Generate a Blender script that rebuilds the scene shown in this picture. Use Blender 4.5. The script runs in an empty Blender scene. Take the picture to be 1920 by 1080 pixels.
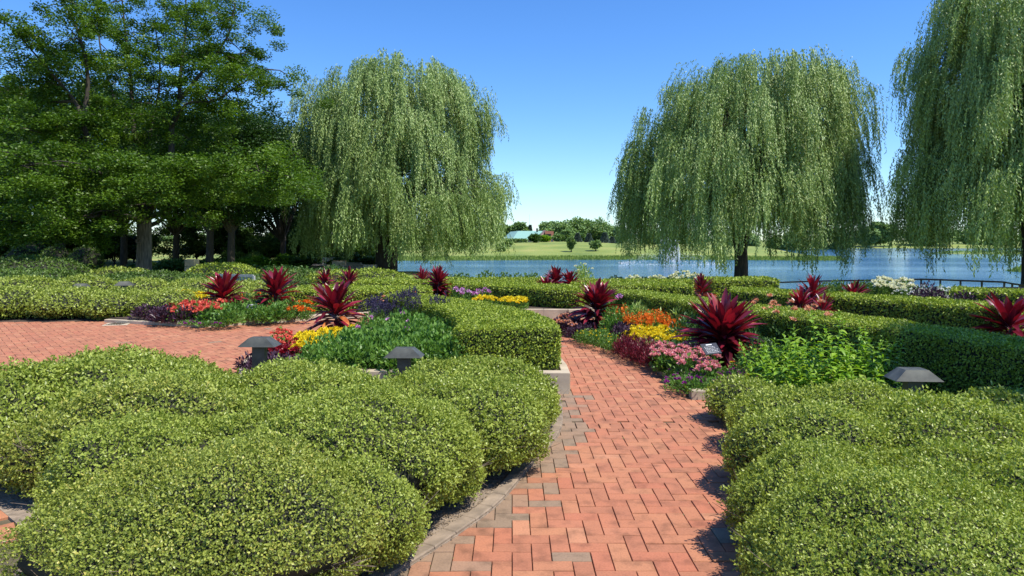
import bpy, math, random
import numpy as np
from mathutils import Vector

# ------------------------------------------------------------------ camera, world, sun, exposure
S = bpy.context.scene
C = S.collection
F = 1280.0; CX = 960.0; HY = 450.0; CH = 1.6          # focal length / horizon in pixels, eye height
cam_d = bpy.data.cameras.new("camera"); cam = bpy.data.objects.new("camera", cam_d); C.objects.link(cam)
cam.location = (0, 0, CH); cam.rotation_euler = (math.radians(90), 0, 0)
cam_d.sensor_width = 36; cam_d.lens = 24; cam_d.shift_y = -(540 - HY) / 1920.0
cam_d.clip_start = 0.05; cam_d.clip_end = 6000
S.camera = cam
SUN_EL, SUN_AZ = math.radians(60), math.radians(60)    # azimuth: degrees from "behind the camera" towards the right
sd = Vector((math.sin(SUN_AZ) * math.cos(SUN_EL), -math.cos(SUN_AZ) * math.cos(SUN_EL), math.sin(SUN_EL)))
W = bpy.data.worlds.new("World"); S.world = W; W.use_nodes = True
nt = W.node_tree; bg = nt.nodes["Background"]
sky = nt.nodes.new("ShaderNodeTexSky"); sky.sky_type = 'NISHITA'; sky.sun_disc = False
sky.sun_elevation = SUN_EL; sky.sun_rotation = math.atan2(sd.x, sd.y)
sky.air_density = 1.0; sky.dust_density = 0.1; sky.ozone_density = 2.2; sky.altitude = 0
hsv = nt.nodes.new("ShaderNodeHueSaturation"); hsv.inputs["Saturation"].default_value = 1.22
tint = nt.nodes.new("ShaderNodeMix"); tint.data_type = 'RGBA'; tint.blend_type = 'MULTIPLY'; tint.inputs[0].default_value = 1; tint.inputs[7].default_value = (.80, 1.0, 1.30, 1)
nt.links.new(sky.outputs[0], hsv.inputs["Color"]); nt.links.new(hsv.outputs[0], tint.inputs[6]); nt.links.new(tint.outputs[2], bg.inputs["Color"])
bg.inputs["Strength"].default_value = 0.118
sl = bpy.data.lights.new("sun", 'SUN'); sl.energy = 5.0; sl.angle = math.radians(0.53); sl.color = (1.0, 0.95, 0.85)
so = bpy.data.objects.new("sun", sl); C.objects.link(so)
so.rotation_euler = sd.to_track_quat('Z', 'Y').to_euler(); so.location = (20, -20, 40)
S.view_settings.view_transform = 'Standard'; S.view_settings.look = 'None'
S.view_settings.exposure = 0.5; S.view_settings.gamma = 1.0
S.cycles.max_bounces = 6; S.cycles.transparent_max_bounces = 8
S.cycles.diffuse_bounces = 2; S.cycles.glossy_bounces = 2; S.cycles.transmission_bounces = 3

rng = np.random.default_rng(7); random.seed(7)
U = lambda a, b, n=None: rng.uniform(a, b, n)

def at(x, y, z=0.0):
    """world point on height z seen at photo pixel (x, y)"""
    Y = (CH - z) * F / (y - HY); return ((x - CX) / F * Y, Y, z)
def atY(x, y, Y):
    return ((x - CX) / F * Y, Y, CH - (y - HY) / F * Y)
def unit(v): return v / np.maximum(np.linalg.norm(v, axis=-1, keepdims=True), 1e-9)
def wob(P, f=1.0, s=0.0):
    x, y, z = P[..., 0] * f + s, P[..., 1] * f + s * 1.7, P[..., 2] * f
    return (np.sin(x * 2.1 + 1.3 * np.sin(y * 1.7 + z)) + np.sin(y * 2.7 + 1.1 * np.sin(z * 2.3 + x)) + np.sin(z * 3.1 + x * 1.3 - y * .9)) / 3
def inpoly(px, py, poly):
    inside = np.zeros(px.shape, bool); n = len(poly)
    for i in range(n):
        x1, y1 = poly[i]; x2, y2 = poly[(i + 1) % n]
        c = ((y1 > py) != (y2 > py)); t = (x2 - x1) * (py - y1) / ((y2 - y1) if y2 != y1 else 1e-9) + x1
        inside ^= c & (px < t)
    return inside
def catmull(pts, n=6):
    P = np.array(pts, float); P = np.vstack([2 * P[0] - P[1], P, 2 * P[-1] - P[-2]]); out = []
    for i in range(1, len(P) - 2):
        for k in range(n):
            t = k / n
            out.append(.5 * (2 * P[i] + (P[i + 1] - P[i - 1]) * t + (2 * P[i - 1] - 5 * P[i] + 4 * P[i + 1] - P[i + 2]) * t * t + (-P[i - 1] + 3 * P[i] - 3 * P[i + 1] + P[i + 2]) * t ** 3))
    out.append(P[-2]); return np.array(out)

# ------------------------------------------------------------------ mesh builder
class MB:
    def __init__(s): s.V = []; s.n = 0; s.F = []
    def add(s, V, Fc, mi=0, r=None, sm=False):
        V = np.asarray(V, float).reshape(-1, 3); Fc = np.asarray(Fc, int)
        if not len(Fc): return
        m = len(Fc); rr = np.full(m, .5) if r is None else (np.full(m, float(r)) if np.isscalar(r) else np.asarray(r, float))
        s.V.append(V); s.F.append((Fc + s.n, np.full(m, mi), rr, np.full(m, sm))); s.n += len(V)
    def box(s, c, d, mi=0, r=.5, rz=0.0, bev=0.0):
        x, y, z = np.array(d) / 2.0; b = min(bev, x * .9, y * .9, z * .9); rings = []
        lv = [(-z, -b), (-z + b, 0), (z - b, 0), (z, -b)] if b > 0 else [(-z, 0), (z, 0)]
        for zz, o in lv: rings.append([(-x - o, -y - o, zz), (x + o, -y - o, zz), (x + o, y + o, zz), (-x - o, y + o, zz)])
        V = np.array(rings).reshape(-1, 3); co, si = math.cos(rz), math.sin(rz)
        V = np.c_[V[:, 0] * co - V[:, 1] * si, V[:, 0] * si + V[:, 1] * co, V[:, 2]] + np.array(c)
        Fc = [(3, 2, 1, 0)]; k = len(lv)
        for i in range(k - 1):
            for j in range(4): Fc.append((i * 4 + j, i * 4 + (j + 1) % 4, i * 4 + 4 + (j + 1) % 4, i * 4 + 4 + j))
        Fc.append(tuple((k - 1) * 4 + j for j in range(4))); s.add(V, Fc, mi, r)
    def tube(s, pts, rad, n=7, mi=0, r=.5, cap=True):
        P = np.array(pts, float); k = len(P); rad = np.full(k, rad) if np.isscalar(rad) else np.array(rad, float)
        T = np.gradient(P, axis=0); T = unit(T); ref = np.array([.31, .95, .05]); A = unit(np.cross(T, ref)); B = np.cross(T, A)
        a = np.linspace(0, 2 * np.pi, n, endpoint=False)
        V = P[:, None] + rad[:, None, None] * (np.cos(a)[None, :, None] * A[:, None] + np.sin(a)[None, :, None] * B[:, None])
        V = V.reshape(-1, 3); i, j = np.meshgrid(np.arange(k - 1), np.arange(n), indexing='ij'); i = i.ravel(); j = j.ravel()
        s.add(V, np.c_[i * n + j, i * n + (j + 1) % n, (i + 1) * n + (j + 1) % n, (i + 1) * n + j], mi, r, True)
        if cap:
            V2 = np.vstack([V[-n:], P[-1:]]); s.add(V2, [(q, (q + 1) % n, n) for q in range(n)], mi, r)
    def poly(s, pts, z0, z1, mi=0, r=.5):
        n = len(pts); V = [(x, y, z0) for x, y in pts] + [(x, y, z1) for x, y in pts]
        s.add(V, [(i, (i + 1) % n, n + (i + 1) % n, n + i) for i in range(n)], mi, r)
        s.F.append(([list(range(s.n - n, s.n))], [mi], [r], [False]))
    def leaves(s, P, D, N, L, Wd, mi=0, r=None, cup=0.0):
        n = len(P)
        if n == 0: return
        D = unit(D); Sd = unit(np.cross(D, N)); L = np.broadcast_to(L, n)[:, None]; Wd = np.broadcast_to(Wd, n)[:, None]
        M = P + D * L * .45; Nn = np.cross(Sd, D) * cup * L
        V = np.stack([P, M + Sd * Wd / 2 + Nn, P + D * L, M - Sd * Wd / 2 + Nn], 1).reshape(-1, 3)
        i = np.arange(n) * 4; s.add(V, np.c_[i, i + 1, i + 2, i + 3], mi, r)
    def strips(s, P, D, L, Wd, droop=.3, k=5, mi=0, r=None, fold=.18, peak=.5, tw=0.3):
        """long leaves with a midrib fold that arch over"""
        n = len(P)
        if n == 0: return
        D = unit(D); up = np.tile([0, 0, 1.], (n, 1)); Sd = unit(np.cross(D, up) + 1e-4); Sd = unit(Sd + np.cross(D, Sd) * U(-tw, tw, n)[:, None])
        Nn = np.cross(Sd, D); L = np.broadcast_to(L, n); Wd = np.broadcast_to(Wd, n); dr = np.broadcast_to(droop, n)
        vs = []
        for i in range(k + 1):
            t = i / k; w = (math.sin(math.pi * min(max(t, .0), 1) ** (math.log(.5) / math.log(peak))) ** .8) * .94 + (.10 if t < .5 else .0)
            if i == k: w = .02
            c = P + D * (L * t)[:, None] + np.array([0, 0, -1.]) * (dr * L * t * t)[:, None]
            e = (Wd * w / 2)[:, None]
            vs += [c - Sd * e + Nn * e * fold * 2, c, c + Sd * e + Nn * e * fold * 2]
        V = np.stack(vs, 1).reshape(-1, 3); m = 3 * (k + 1); fs = []
        for i in range(k):
            a = 3 * i
            fs += [(a, a + 1, a + 4, a + 3), (a + 1, a + 2, a + 5, a + 4)]
        fs = (np.arange(n)[:, None, None] * m + np.array(fs)[None]).reshape(-1, 4)
        rr = None if r is None else np.repeat(np.broadcast_to(r, n), 2 * k)
        s.add(V, fs, mi, rr, True)
    def build(s, name, mats, parent=None, loc=None):
        me = bpy.data.meshes.new(name); V = np.vstack(s.V); me.vertices.add(len(V)); me.vertices.foreach_set('co', V.astype(np.float32).ravel())
        lv = []; lt = []; mi = []; rr = []; sm = []
        for Fc, m, r, q in s.F:
            if isinstance(Fc, np.ndarray): lv.append(Fc.ravel()); lt.append(np.full(len(Fc), Fc.shape[1]))
            else:
                for f in Fc: lv.append(np.array(f)); lt.append(np.array([len(f)]))
            mi.append(m); rr.append(r); sm.append(q)
        lv = np.concatenate(lv); lt = np.concatenate(lt); mi = np.concatenate(mi); rr = np.concatenate(rr); sm = np.concatenate(sm)
        me.loops.add(len(lv)); me.loops.foreach_set('vertex_index', lv.astype(np.int32))
        me.polygons.add(len(lt)); ls = np.concatenate([[0], np.cumsum(lt)[:-1]])
        me.polygons.foreach_set('loop_start', ls.astype(np.int32)); me.polygons.foreach_set('loop_total', lt.astype(np.int32))
        me.polygons.foreach_set('material_index', mi.astype(np.int32)); me.polygons.foreach_set('use_smooth', sm.astype(bool))
        a = me.attributes.new('rnd', 'FLOAT', 'FACE'); a.data.foreach_set('value', rr.astype(np.float32))
        for m in (mats if isinstance(mats, (list, tuple)) else [mats]): me.materials.append(m)
        me.update(calc_edges=True)
        o = bpy.data.objects.new(name, me); C.objects.link(o)
        if parent: o.parent = parent
        if loc is not None: o.location = loc
        return o

def thing(name, label, cat, loc=(0, 0, 0), rz=0, group=None):
    o = bpy.data.objects.new(name, None); C.objects.link(o); o.location = loc; o.rotation_euler = (0, 0, rz); o.empty_display_size = .1
    o['label'] = label; o['category'] = cat
    if group: o['group'] = group
    return o
def struct(o): o['kind'] = 'structure'; return o
def dup(root, loc, rz=0, sc=1.0, label=None, group=None):
    r = root.copy(); C.objects.link(r); r.location = loc; r.rotation_euler = (0, 0, rz); r.scale = (sc, sc, sc)
    if label: r['label'] = label
    if group: r['group'] = group
    for ch in list(root.children):
        c = ch.copy(); C.objects.link(c); c.parent = r
        for g in ch.children:
            d = g.copy(); C.objects.link(d); d.parent = c
    return r
class Proto:
    """first placement moves the prototype itself, later ones copy it"""
    def __init__(s, makers): s.mk = makers; s.first = {}; s.k = 0
    def put(s, loc, label, group, sc=1.0):
        i = s.k % len(s.mk); s.k += 1; rz = random.uniform(0, 6.28)
        if i not in s.first:
            o = s.mk[i](); s.first[i] = o; o.location = loc; o.rotation_euler = (0, 0, rz); o.scale = (sc,) * 3; o['label'] = label
            if group: o['group'] = group
            return o
        o = dup(s.first[i], loc, rz, sc, label)
        if group: o['group'] = group
        elif 'group' in o: del o['group']
        return o

# ------------------------------------------------------------------ materials
def ramp(nt, stops):
    n = nt.nodes.new("ShaderNodeValToRGB"); e = n.color_ramp.elements
    while len(e) < len(stops): e.new(.5)
    for q, (p, c) in zip(e, stops): q.position = p; q.color = (*c, 1)
    return n
def mat(name): m = bpy.data.materials.new(name); m.use_nodes = True; return m, m.node_tree, m.node_tree.nodes["Principled BSDF"]
def leafmat(name, stops, rough=.45, trans=.28, spec=.35, nscale=3.0, namt=.35, tcol=(1.15, 1.25, .5)):
    m, nt, b = mat(name); at_ = nt.nodes.new("ShaderNodeAttribute"); at_.attribute_name = 'rnd'
    tc = nt.nodes.new("ShaderNodeNewGeometry"); no = nt.nodes.new("ShaderNodeTexNoise"); no.inputs['Scale'].default_value = nscale; no.inputs['Detail'].default_value = 2
    nt.links.new(tc.outputs['Position'], no.inputs['Vector'])
    ma = nt.nodes.new("ShaderNodeMath"); ma.operation = 'MULTIPLY_ADD'; ma.inputs[1].default_value = namt; ma.inputs[2].default_value = -namt / 2
    nt.links.new(no.outputs['Fac'], ma.inputs[0]); ad = nt.nodes.new("ShaderNodeMath"); ad.operation = 'ADD'; ad.use_clamp = True
    nt.links.new(ma.outputs[0], ad.inputs[0]); nt.links.new(at_.outputs['Fac'], ad.inputs[1])
    rp = ramp(nt, stops); nt.links.new(ad.outputs[0], rp.inputs[0]); nt.links.new(rp.outputs[0], b.inputs['Base Color'])
    b.inputs['Roughness'].default_value = rough; b.inputs['Specular IOR Level'].default_value = spec
    if trans > 0:
        tr = nt.nodes.new("ShaderNodeBsdfTranslucent"); mx = nt.nodes.new("ShaderNodeMixShader"); mu = nt.nodes.new("ShaderNodeMix"); mu.data_type = 'RGBA'; mu.blend_type = 'MULTIPLY'
        mu.inputs[0].default_value = 1; nt.links.new(rp.outputs[0], mu.inputs[6]); mu.inputs[7].default_value = (*tcol, 1); nt.links.new(mu.outputs[2], tr.inputs[0])
        mx.inputs[0].default_value = trans; nt.links.new(b.outputs[0], mx.inputs[1]); nt.links.new(tr.outputs[0], mx.inputs[2])
        nt.links.new(mx.outputs[0], nt.nodes['Material Output'].inputs[0])
    return m
def solid(name, col, rough=.6, metal=0, var=.0, scale=8., bump=0.0, spec=.5, col2=None, stretch=None):
    m, nt, b = mat(name); b.inputs['Roughness'].default_value = rough; b.inputs['Metallic'].default_value = metal; b.inputs['Specular IOR Level'].default_value = spec
    tc = nt.nodes.new("ShaderNodeTexCoord"); no = nt.nodes.new("ShaderNodeTexNoise"); no.inputs['Scale'].default_value = scale; no.inputs['Detail'].default_value = 6
    if stretch:
        mp = nt.nodes.new("ShaderNodeMapping"); mp.inputs['Scale'].default_value = stretch; nt.links.new(tc.outputs['Object'], mp.inputs[0]); nt.links.new(mp.outputs[0], no.inputs['Vector'])
    else: nt.links.new(tc.outputs['Object'], no.inputs['Vector'])
    c = np.array(col); c2 = np.array(col2) if col2 is not None else c * (1 - var)
    rp = ramp(nt, [(.3, tuple(c2)), (.7, tuple(c * (1 + var * .4)))]); nt.links.new(no.outputs['Fac'], rp.inputs[0]); nt.links.new(rp.outputs[0], b.inputs['Base Color'])
    if bump:
        bp = nt.nodes.new("ShaderNodeBump"); bp.inputs['Strength'].default_value = bump; bp.inputs['Distance'].default_value = .02
        nt.links.new(no.outputs['Fac'], bp.inputs['Height']); nt.links.new(bp.outputs[0], b.inputs['Normal'])
    return m
G = {}
G['box'] = leafmat('boxwood_leaf', [(0, (.115, .16, .025)), (.3, (.215, .27, .04)), (.7, (.345, .41, .07)), (1, (.48, .52, .125))], .38, .3)
G['boxold'] = leafmat('boxwood_yellowing_leaf', [(0, (.085, .12, .022)), (.3, (.20, .25, .040)), (.75, (.37, .415, .078)), (1, (.58, .50, .13))], .38, .3)
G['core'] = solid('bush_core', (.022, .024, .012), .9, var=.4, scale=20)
G['twig'] = solid('twig_bark', (.20, .15, .115), .9, var=.4, scale=40)
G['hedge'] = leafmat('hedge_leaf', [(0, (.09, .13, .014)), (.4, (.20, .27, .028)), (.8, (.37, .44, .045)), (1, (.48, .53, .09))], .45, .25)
G['hedge2'] = leafmat('shaded_hedge_leaf', [(0, (.035, .07, .012)), (.5, (.08, .14, .02)), (1, (.15, .23, .035))], .45, .22)  # tree shade on the back bushes is put into this darker leaf colour
G['willow'] = leafmat('willow_leaf', [(0, (.14, .215, .055)), (.5, (.25, .345, .095)), (1, (.38, .47, .18))], .5, .16, nscale=.6, namt=.5)
G['locust'] = leafmat('locust_leaf', [(0, (.03, .07, .006)), (.5, (.072, .145, .010)), (1, (.15, .24, .022))], .5, .3, nscale=.5, namt=.5)
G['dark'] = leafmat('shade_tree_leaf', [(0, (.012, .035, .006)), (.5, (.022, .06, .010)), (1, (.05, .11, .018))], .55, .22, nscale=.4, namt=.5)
G['mid'] = leafmat('shrub_leaf', [(0, (.03, .07, .012)), (.5, (.07, .14, .022)), (1, (.15, .23, .04))], .5, .25, nscale=.7, namt=.5)
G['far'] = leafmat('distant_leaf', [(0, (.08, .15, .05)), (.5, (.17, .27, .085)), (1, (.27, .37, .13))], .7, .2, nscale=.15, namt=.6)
G['spruce'] = leafmat('spruce_needle', [(0, (.06, .10, .075)), (1, (.12, .17, .14))], .7, .1, nscale=.2)
G['green'] = leafmat('bedding_leaf', [(0, (.04, .10, .018)), (.5, (.09, .20, .03)), (1, (.17, .30, .05))], .45, .28, nscale=2)
G['lime'] = leafmat('lime_leaf', [(0, (.10, .20, .015)), (.5, (.20, .36, .025)), (1, (.34, .48, .05))], .42, .35, nscale=2)
G['pale'] = leafmat('pale_green_leaf', [(0, (.12, .20, .04)), (.5, (.24, .34, .07)), (1, (.38, .46, .14))], .5, .3)
G['grass'] = leafmat('ornamental_grass_leaf', [(0, (.20, .28, .05)), (1, (.48, .52, .18))], .5, .3)
G['deep'] = leafmat('deep_green_leaf', [(0, (.02, .06, .015)), (.5, (.045, .11, .025)), (1, (.09, .17, .04))], .45, .25)
G['purple'] = leafmat('purple_black_leaf', [(0, (.018, .012, .018)), (.6, (.045, .022, .038)), (1, (.10, .05, .08))], .4, .1, tcol=(1.4, .4, .6))
G['maroon'] = leafmat('maroon_leaf', [(0, (.05, .008, .012)), (.6, (.13, .014, .025)), (1, (.24, .03, .05))], .42, .15, tcol=(1.6, .4, .4))
G['red'] = leafmat('red_leaf', [(0, (.14, .008, .014)), (1, (.42, .02, .04))], .42, .2, tcol=(1.4, .5, .5))
G['ti'] = leafmat('cordyline_leaf', [(0, (.028, .006, .010)), (.45, (.12, .010, .022)), (.80, (.27, .020, .042)), (.90, (.30, .05, .04)), (.96, (.50, .14, .04)), (1, (.60, .24, .07))], .30, .22, .6, nscale=5, namt=.22, tcol=(1.7, .5, .45))
def petal(n, a, b): G[n] = leafmat(n + '_petal', [(0, a), (1, b)], .6, .3, .2, tcol=(1, 1, 1))
petal('yellow', (.78, .56, .01), (.88, .76, .04)); petal('orange', (.75, .11, .01), (.85, .24, .02)); petal('coral', (.70, .09, .06), (.85, .22, .15))
petal('pink', (.75, .22, .24), (.88, .48, .46)); petal('peach', (.70, .25, .12), (.85, .52, .33)); petal('violet', (.20, .01, .16), (.42, .06, .36))
petal('mauve', (.40, .08, .30), (.75, .50, .68)); petal('white', (.78, .78, .66), (.86, .86, .82)); petal('cream', (.80, .78, .42), (.86, .85, .65)); petal('blue', (.03, .025, .05), (.075, .06, .12))
G['metal'] = solid('bollard_metal', (.12, .118, .092), .45, .3, var=.35, scale=9, bump=.05, col2=(.055, .055, .045))
G['black'] = solid('black_metal', (.012, .012, .014), .45, .3, var=.2)
G['label'] = solid('sign_face', (.02, .022, .028), .35, 0, var=.3)
G['ink'] = solid('sign_writing', (.75, .75, .74), .5)
G['stone'] = solid('limestone_kerb', (.46, .38, .27), .85, var=.25, scale=5, bump=.3)
G['soil'] = solid('mulch', (.075, .052, .036), .95, var=.5, scale=35, bump=.9)
G['dirt'] = solid('dry_dirt', (.27, .21, .155), .95, var=.45, scale=22, bump=.6)
G['edge'] = solid('edging_brick', (.27, .205, .145), .9, var=.45, scale=9, bump=.4)
G['wood'] = solid('bench_wood', (.36, .36, .33), .7, var=.2); G['darkwood'] = solid('dark_bench_wood', (.02, .02, .02), .6)
G['bark'] = solid('bark', (.21, .165, .115), .95, var=.6, scale=6, bump=1.0, stretch=(3, 3, .5)); G['shadebark'] = solid('shaded_bark', (.06, .048, .036), .95, var=.5, scale=6, bump=1.0, stretch=(3, 3, .5))  # second bark is the first darkened: crown shade painted into trunks and limbs

def brickmat():
    m, nt, b = mat('brick_paver'); a = nt.nodes.new("ShaderNodeAttribute"); a.attribute_name = 'rnd'
    rp = ramp(nt, [(0, (.22, .155, .10)), (.06, (.28, .17, .105)), (.12, (.33, .132, .068)), (.35, (.36, .134, .070)), (.6, (.40, .168, .083)), (.85, (.38, .130, .068)), (1, (.44, .20, .105))])
    nt.links.new(a.outputs['Fac'], rp.inputs[0]); g = nt.nodes.new("ShaderNodeNewGeometry")
    n1 = nt.nodes.new("ShaderNodeTexNoise"); n1.inputs['Scale'].default_value = 9; n1.inputs['Detail'].default_value = 6; nt.links.new(g.outputs['Position'], n1.inputs['Vector'])
    n2 = nt.nodes.new("ShaderNodeTexNoise"); n2.inputs['Scale'].default_value = 90; n2.inputs['Detail'].default_value = 4; nt.links.new(g.outputs['Position'], n2.inputs['Vector'])
    r1 = ramp(nt, [(.28, (.60, .60, .58)), (.5, (1, 1, 1)), (.8, (1.12, 1.1, 1.08))]); nt.links.new(n1.outputs['Fac'], r1.inputs[0])
    r2 = ramp(nt, [(.25, (.84, .84, .84)), (.6, (1.05, 1.05, 1.05))]); nt.links.new(n2.outputs['Fac'], r2.inputs[0])
    x1 = nt.nodes.new("ShaderNodeMix"); x1.data_type = 'RGBA'; x1.blend_type = 'MULTIPLY'; x1.inputs[0].default_value = 1; nt.links.new(rp.outputs[0], x1.inputs[6]); nt.links.new(r1.outputs[0], x1.inputs[7])
    x2 = nt.nodes.new("ShaderNodeMix"); x2.data_type = 'RGBA'; x2.blend_type = 'MULTIPLY'; x2.inputs[0].default_value = 1; nt.links.new(x1.outputs[2], x2.inputs[6]); nt.links.new(r2.outputs[0], x2.inputs[7])
    nt.links.new(x2.outputs[2], b.inputs['Base Color']); b.inputs['Roughness'].default_value = .82
    bp = nt.nodes.new("ShaderNodeBump"); bp.inputs['Strength'].default_value = .35; bp.inputs['Distance'].default_value = .004; nt.links.new(n2.outputs['Fac'], bp.inputs['Height']); nt.links.new(bp.outputs[0], b.inputs['Normal'])
    return m
G['brick'] = brickmat()
def watermat():
    m, nt, b = mat('lake_water'); b.inputs['Base Color'].default_value = (.018, .085, .17, 1); b.inputs['Roughness'].default_value = .06; b.inputs['IOR'].default_value = 1.33
    g = nt.nodes.new("ShaderNodeNewGeometry"); mp = nt.nodes.new("ShaderNodeMapping"); mp.inputs['Scale'].default_value = (.35, 1.1, 1); nt.links.new(g.outputs['Position'], mp.inputs[0])
    n1 = nt.nodes.new("ShaderNodeTexNoise"); n1.inputs['Scale'].default_value = 1.6; n1.inputs['Detail'].default_value = 5; n1.inputs['Roughness'].default_value = .6; nt.links.new(mp.outputs[0], n1.inputs['Vector'])
    n2 = nt.nodes.new("ShaderNodeTexNoise"); n2.inputs['Scale'].default_value = .045; nt.links.new(mp.outputs[0], n2.inputs['Vector'])
    r = ramp(nt, [(.38, (.2, .2, .2)), (.62, (1, 1, 1))]); nt.links.new(n2.outputs['Fac'], r.inputs[0])
    bp = nt.nodes.new("ShaderNodeBump"); bp.inputs['Distance'].default_value = .30; nt.links.new(r.outputs[0], bp.inputs['Strength']); nt.links.new(n1.outputs['Fac'], bp.inputs['Height']); nt.links.new(bp.outputs[0], b.inputs['Normal'])
    return m
G['water'] = watermat()
def lawnmat():
    m, nt, b = mat('lawn_grass'); g = nt.nodes.new("ShaderNodeNewGeometry")
    n1 = nt.nodes.new("ShaderNodeTexNoise"); n1.inputs['Scale'].default_value = .12; n1.inputs['Detail'].default_value = 8; nt.links.new(g.outputs['Position'], n1.inputs['Vector'])
    r = ramp(nt, [(.3, (.12, .17, .03)), (.5, (.19, .24, .045)), (.7, (.29, .29, .075))]); nt.links.new(n1.outputs['Fac'], r.inputs[0]); nt.links.new(r.outputs[0], b.inputs['Base Color'])
    b.inputs['Roughness'].default_value = .95; n2 = nt.nodes.new("ShaderNodeTexNoise"); n2.inputs['Scale'].default_value = 6; nt.links.new(g.outputs['Position'], n2.inputs['Vector'])
    bp = nt.nodes.new("ShaderNodeBump"); bp.inputs['Strength'].default_value = .8; bp.inputs['Distance'].default_value = .15; nt.links.new(n2.outputs['Fac'], bp.inputs['Height']); nt.links.new(bp.outputs[0], b.inputs['Normal'])
    return m
G['lawn'] = lawnmat()

# ------------------------------------------------------------------ terrain and water
WZ = -1.6
def sstep(x, a, b): t = np.clip((x - a) / (b - a), 0, 1); return t * t * (3 - 2 * t)
def ground_z(X, Y):
    X = np.asarray(X, float); Y = np.asarray(Y, float)
    shn = 47 - 13 * sstep(X, 14, 18) + 1.2 * np.sin(X * .3)                       # near shore
    start = 20 - 3 * sstep(X, 6, 9)
    near = -.05 - 1.3 * np.clip((Y - start) / (shn - start), 0, 1) ** .9 - .12 * np.clip(Y - (shn - 2), 0, 20)
    leftland = -.05 - .35 * sstep(Y, 22, 44) - .0 * X
    lline = -6.0 - (Y - 46) * .33                                                  # left bank of the lake
    k = 1 - sstep(X, lline - 3, lline + 2.5)
    k = np.where(Y < 44, 1 - sstep(X, -6, -1), k)
    near = np.maximum(near, -4)
    z = near * (1 - k) + leftland * k
    sh = 110 + 2.5 * np.sin(X * .09) + 140 * sstep(X, 52, 62) + 20 * sstep(X, 62, 130)
    far = WZ + .02 + np.clip((Y - sh) * .25, -3, .25) + (1.55 + .95 * np.exp(-((X - 11) / 19.) ** 2)) * sstep(Y, sh + 2, sh + 42)
    z = np.where(Y > sh - 12, np.maximum(far, z), z)
    for cx, cy, rx, ry in ((72, 69, 23, 8), (152, 160, 58, 14)):
        d = 1 - np.sqrt(((X - cx) / rx) ** 2 + ((Y - cy) / ry) ** 2); z = np.maximum(z, WZ - 1 + np.clip(d * 9, -1, 1.25))
    return z
xs = np.unique(np.concatenate([np.arange(-2000, -300, 100), np.arange(-300, -60, 10), np.arange(-60, 100, 1.25), np.arange(100, 300, 6), np.arange(300, 2001, 100)]))
ys = np.unique(np.concatenate([np.arange(-200, -20, 20), np.arange(-20, 130, 1.25), np.arange(130, 300, 4), np.arange(300, 3001, 100)]))
gx, gy = np.meshgrid(xs, ys, indexing='ij'); gz = ground_z(gx, gy)
i, j = np.meshgrid(np.arange(len(xs) - 1), np.arange(len(ys) - 1), indexing='ij'); n = len(ys); i = i.ravel(); j = j.ravel()
b = MB(); b.add(np.stack([gx, gy, gz], -1), np.c_[i * n + j, (i + 1) * n + j, (i + 1) * n + j + 1, i * n + j + 1], sm=True); struct(b.build('ground', G['lawn']))
b = MB(); b.add([(-900, 22, WZ), (1500, 22, WZ), (1500, 1200, WZ), (-900, 1200, WZ)], [(0, 1, 2, 3)]); struct(b.build('lake', G['water']))

# garden layout polygons
ARC = [(1.83, 7.0), (1.80, 8.2), (1.61, 9.39), (1.31, 10.45), (.98, 11.3), (.80, 11.9), (1.0, 12.7), (2.2, 13.8)]
ARCs = [tuple(p) for p in catmull(ARC, 5)]
BED_R = ARCs + [(3, 15.2), (14, 15.2), (14, 6.95), (1.83, 6.95)]
H1L = catmull([(-.64, 7.36), (-.60, 7.9), (-.68, 8.45), (-.90, 9.3), (-1.27, 10.1), (-1.62, 10.9), (-2.2, 11.6)], 4)
H1R = catmull([(.52, 7.36), (.50, 8.1), (.28, 9.0), (-.08, 9.9), (-.68, 10.85), (-1.3, 11.7), (-2.0, 12.5)], 4)
BED_M = [(.57, 7.2), (-2.6, 7.35), (-2.95, 7.7), (-3.4, 8.8), (-3.6, 10.2), (-3.3, 11.8), (-2.6, 12.6)] + [tuple(p + np.array([.07, .0])) for p in H1R[::-1]]
BED_L = [(-7.9, 13.4), (-5.55, 12.6), (-3.95, 13.7), (-2.9, 14.25), (-1.7, 14.3), (-1.6, 17), (-9, 17)]
BED_C = [(-1.6, 15.6), (-.2, 14.0), (.9, 14.0), (1.5, 13.95), (1.75, 14.4), (1.7, 17), (-1.6, 17)]
EDGE = catmull([(-.95, 2.7), (-.72, 3.0), (-.52, 3.31), (-.30, 3.69), (-.07, 4.15), (.13, 4.80), (.38, 5.58), (.47, 6.3), (.50, 7.15)], 5)
BUSH_L = [tuple(p) for p in EDGE] + [(-5.2, 6.9), (-5.2, 4.35), (-3.1, 4.1), (-2.55, 3.65), (-2.3, 3.1), (-2.2, 2.2), (-1.2, 2.2)]
BUSH_R = [(1.2, 1.5), (1.2, 3.2), (1.6, 4.3), (1.86, 5.3), (2.02, 6.2), (2.1, 6.9), (8, 6.9), (8, 1.5)]
BUSH_F = [(-30, 13.3), (-9, 13.35), (-6.4, 13.9), (-6, 17), (-30, 17)]
soils = [BED_R, BED_M, BED_L, BED_C, BUSH_L, BUSH_R, BUSH_F]

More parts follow.
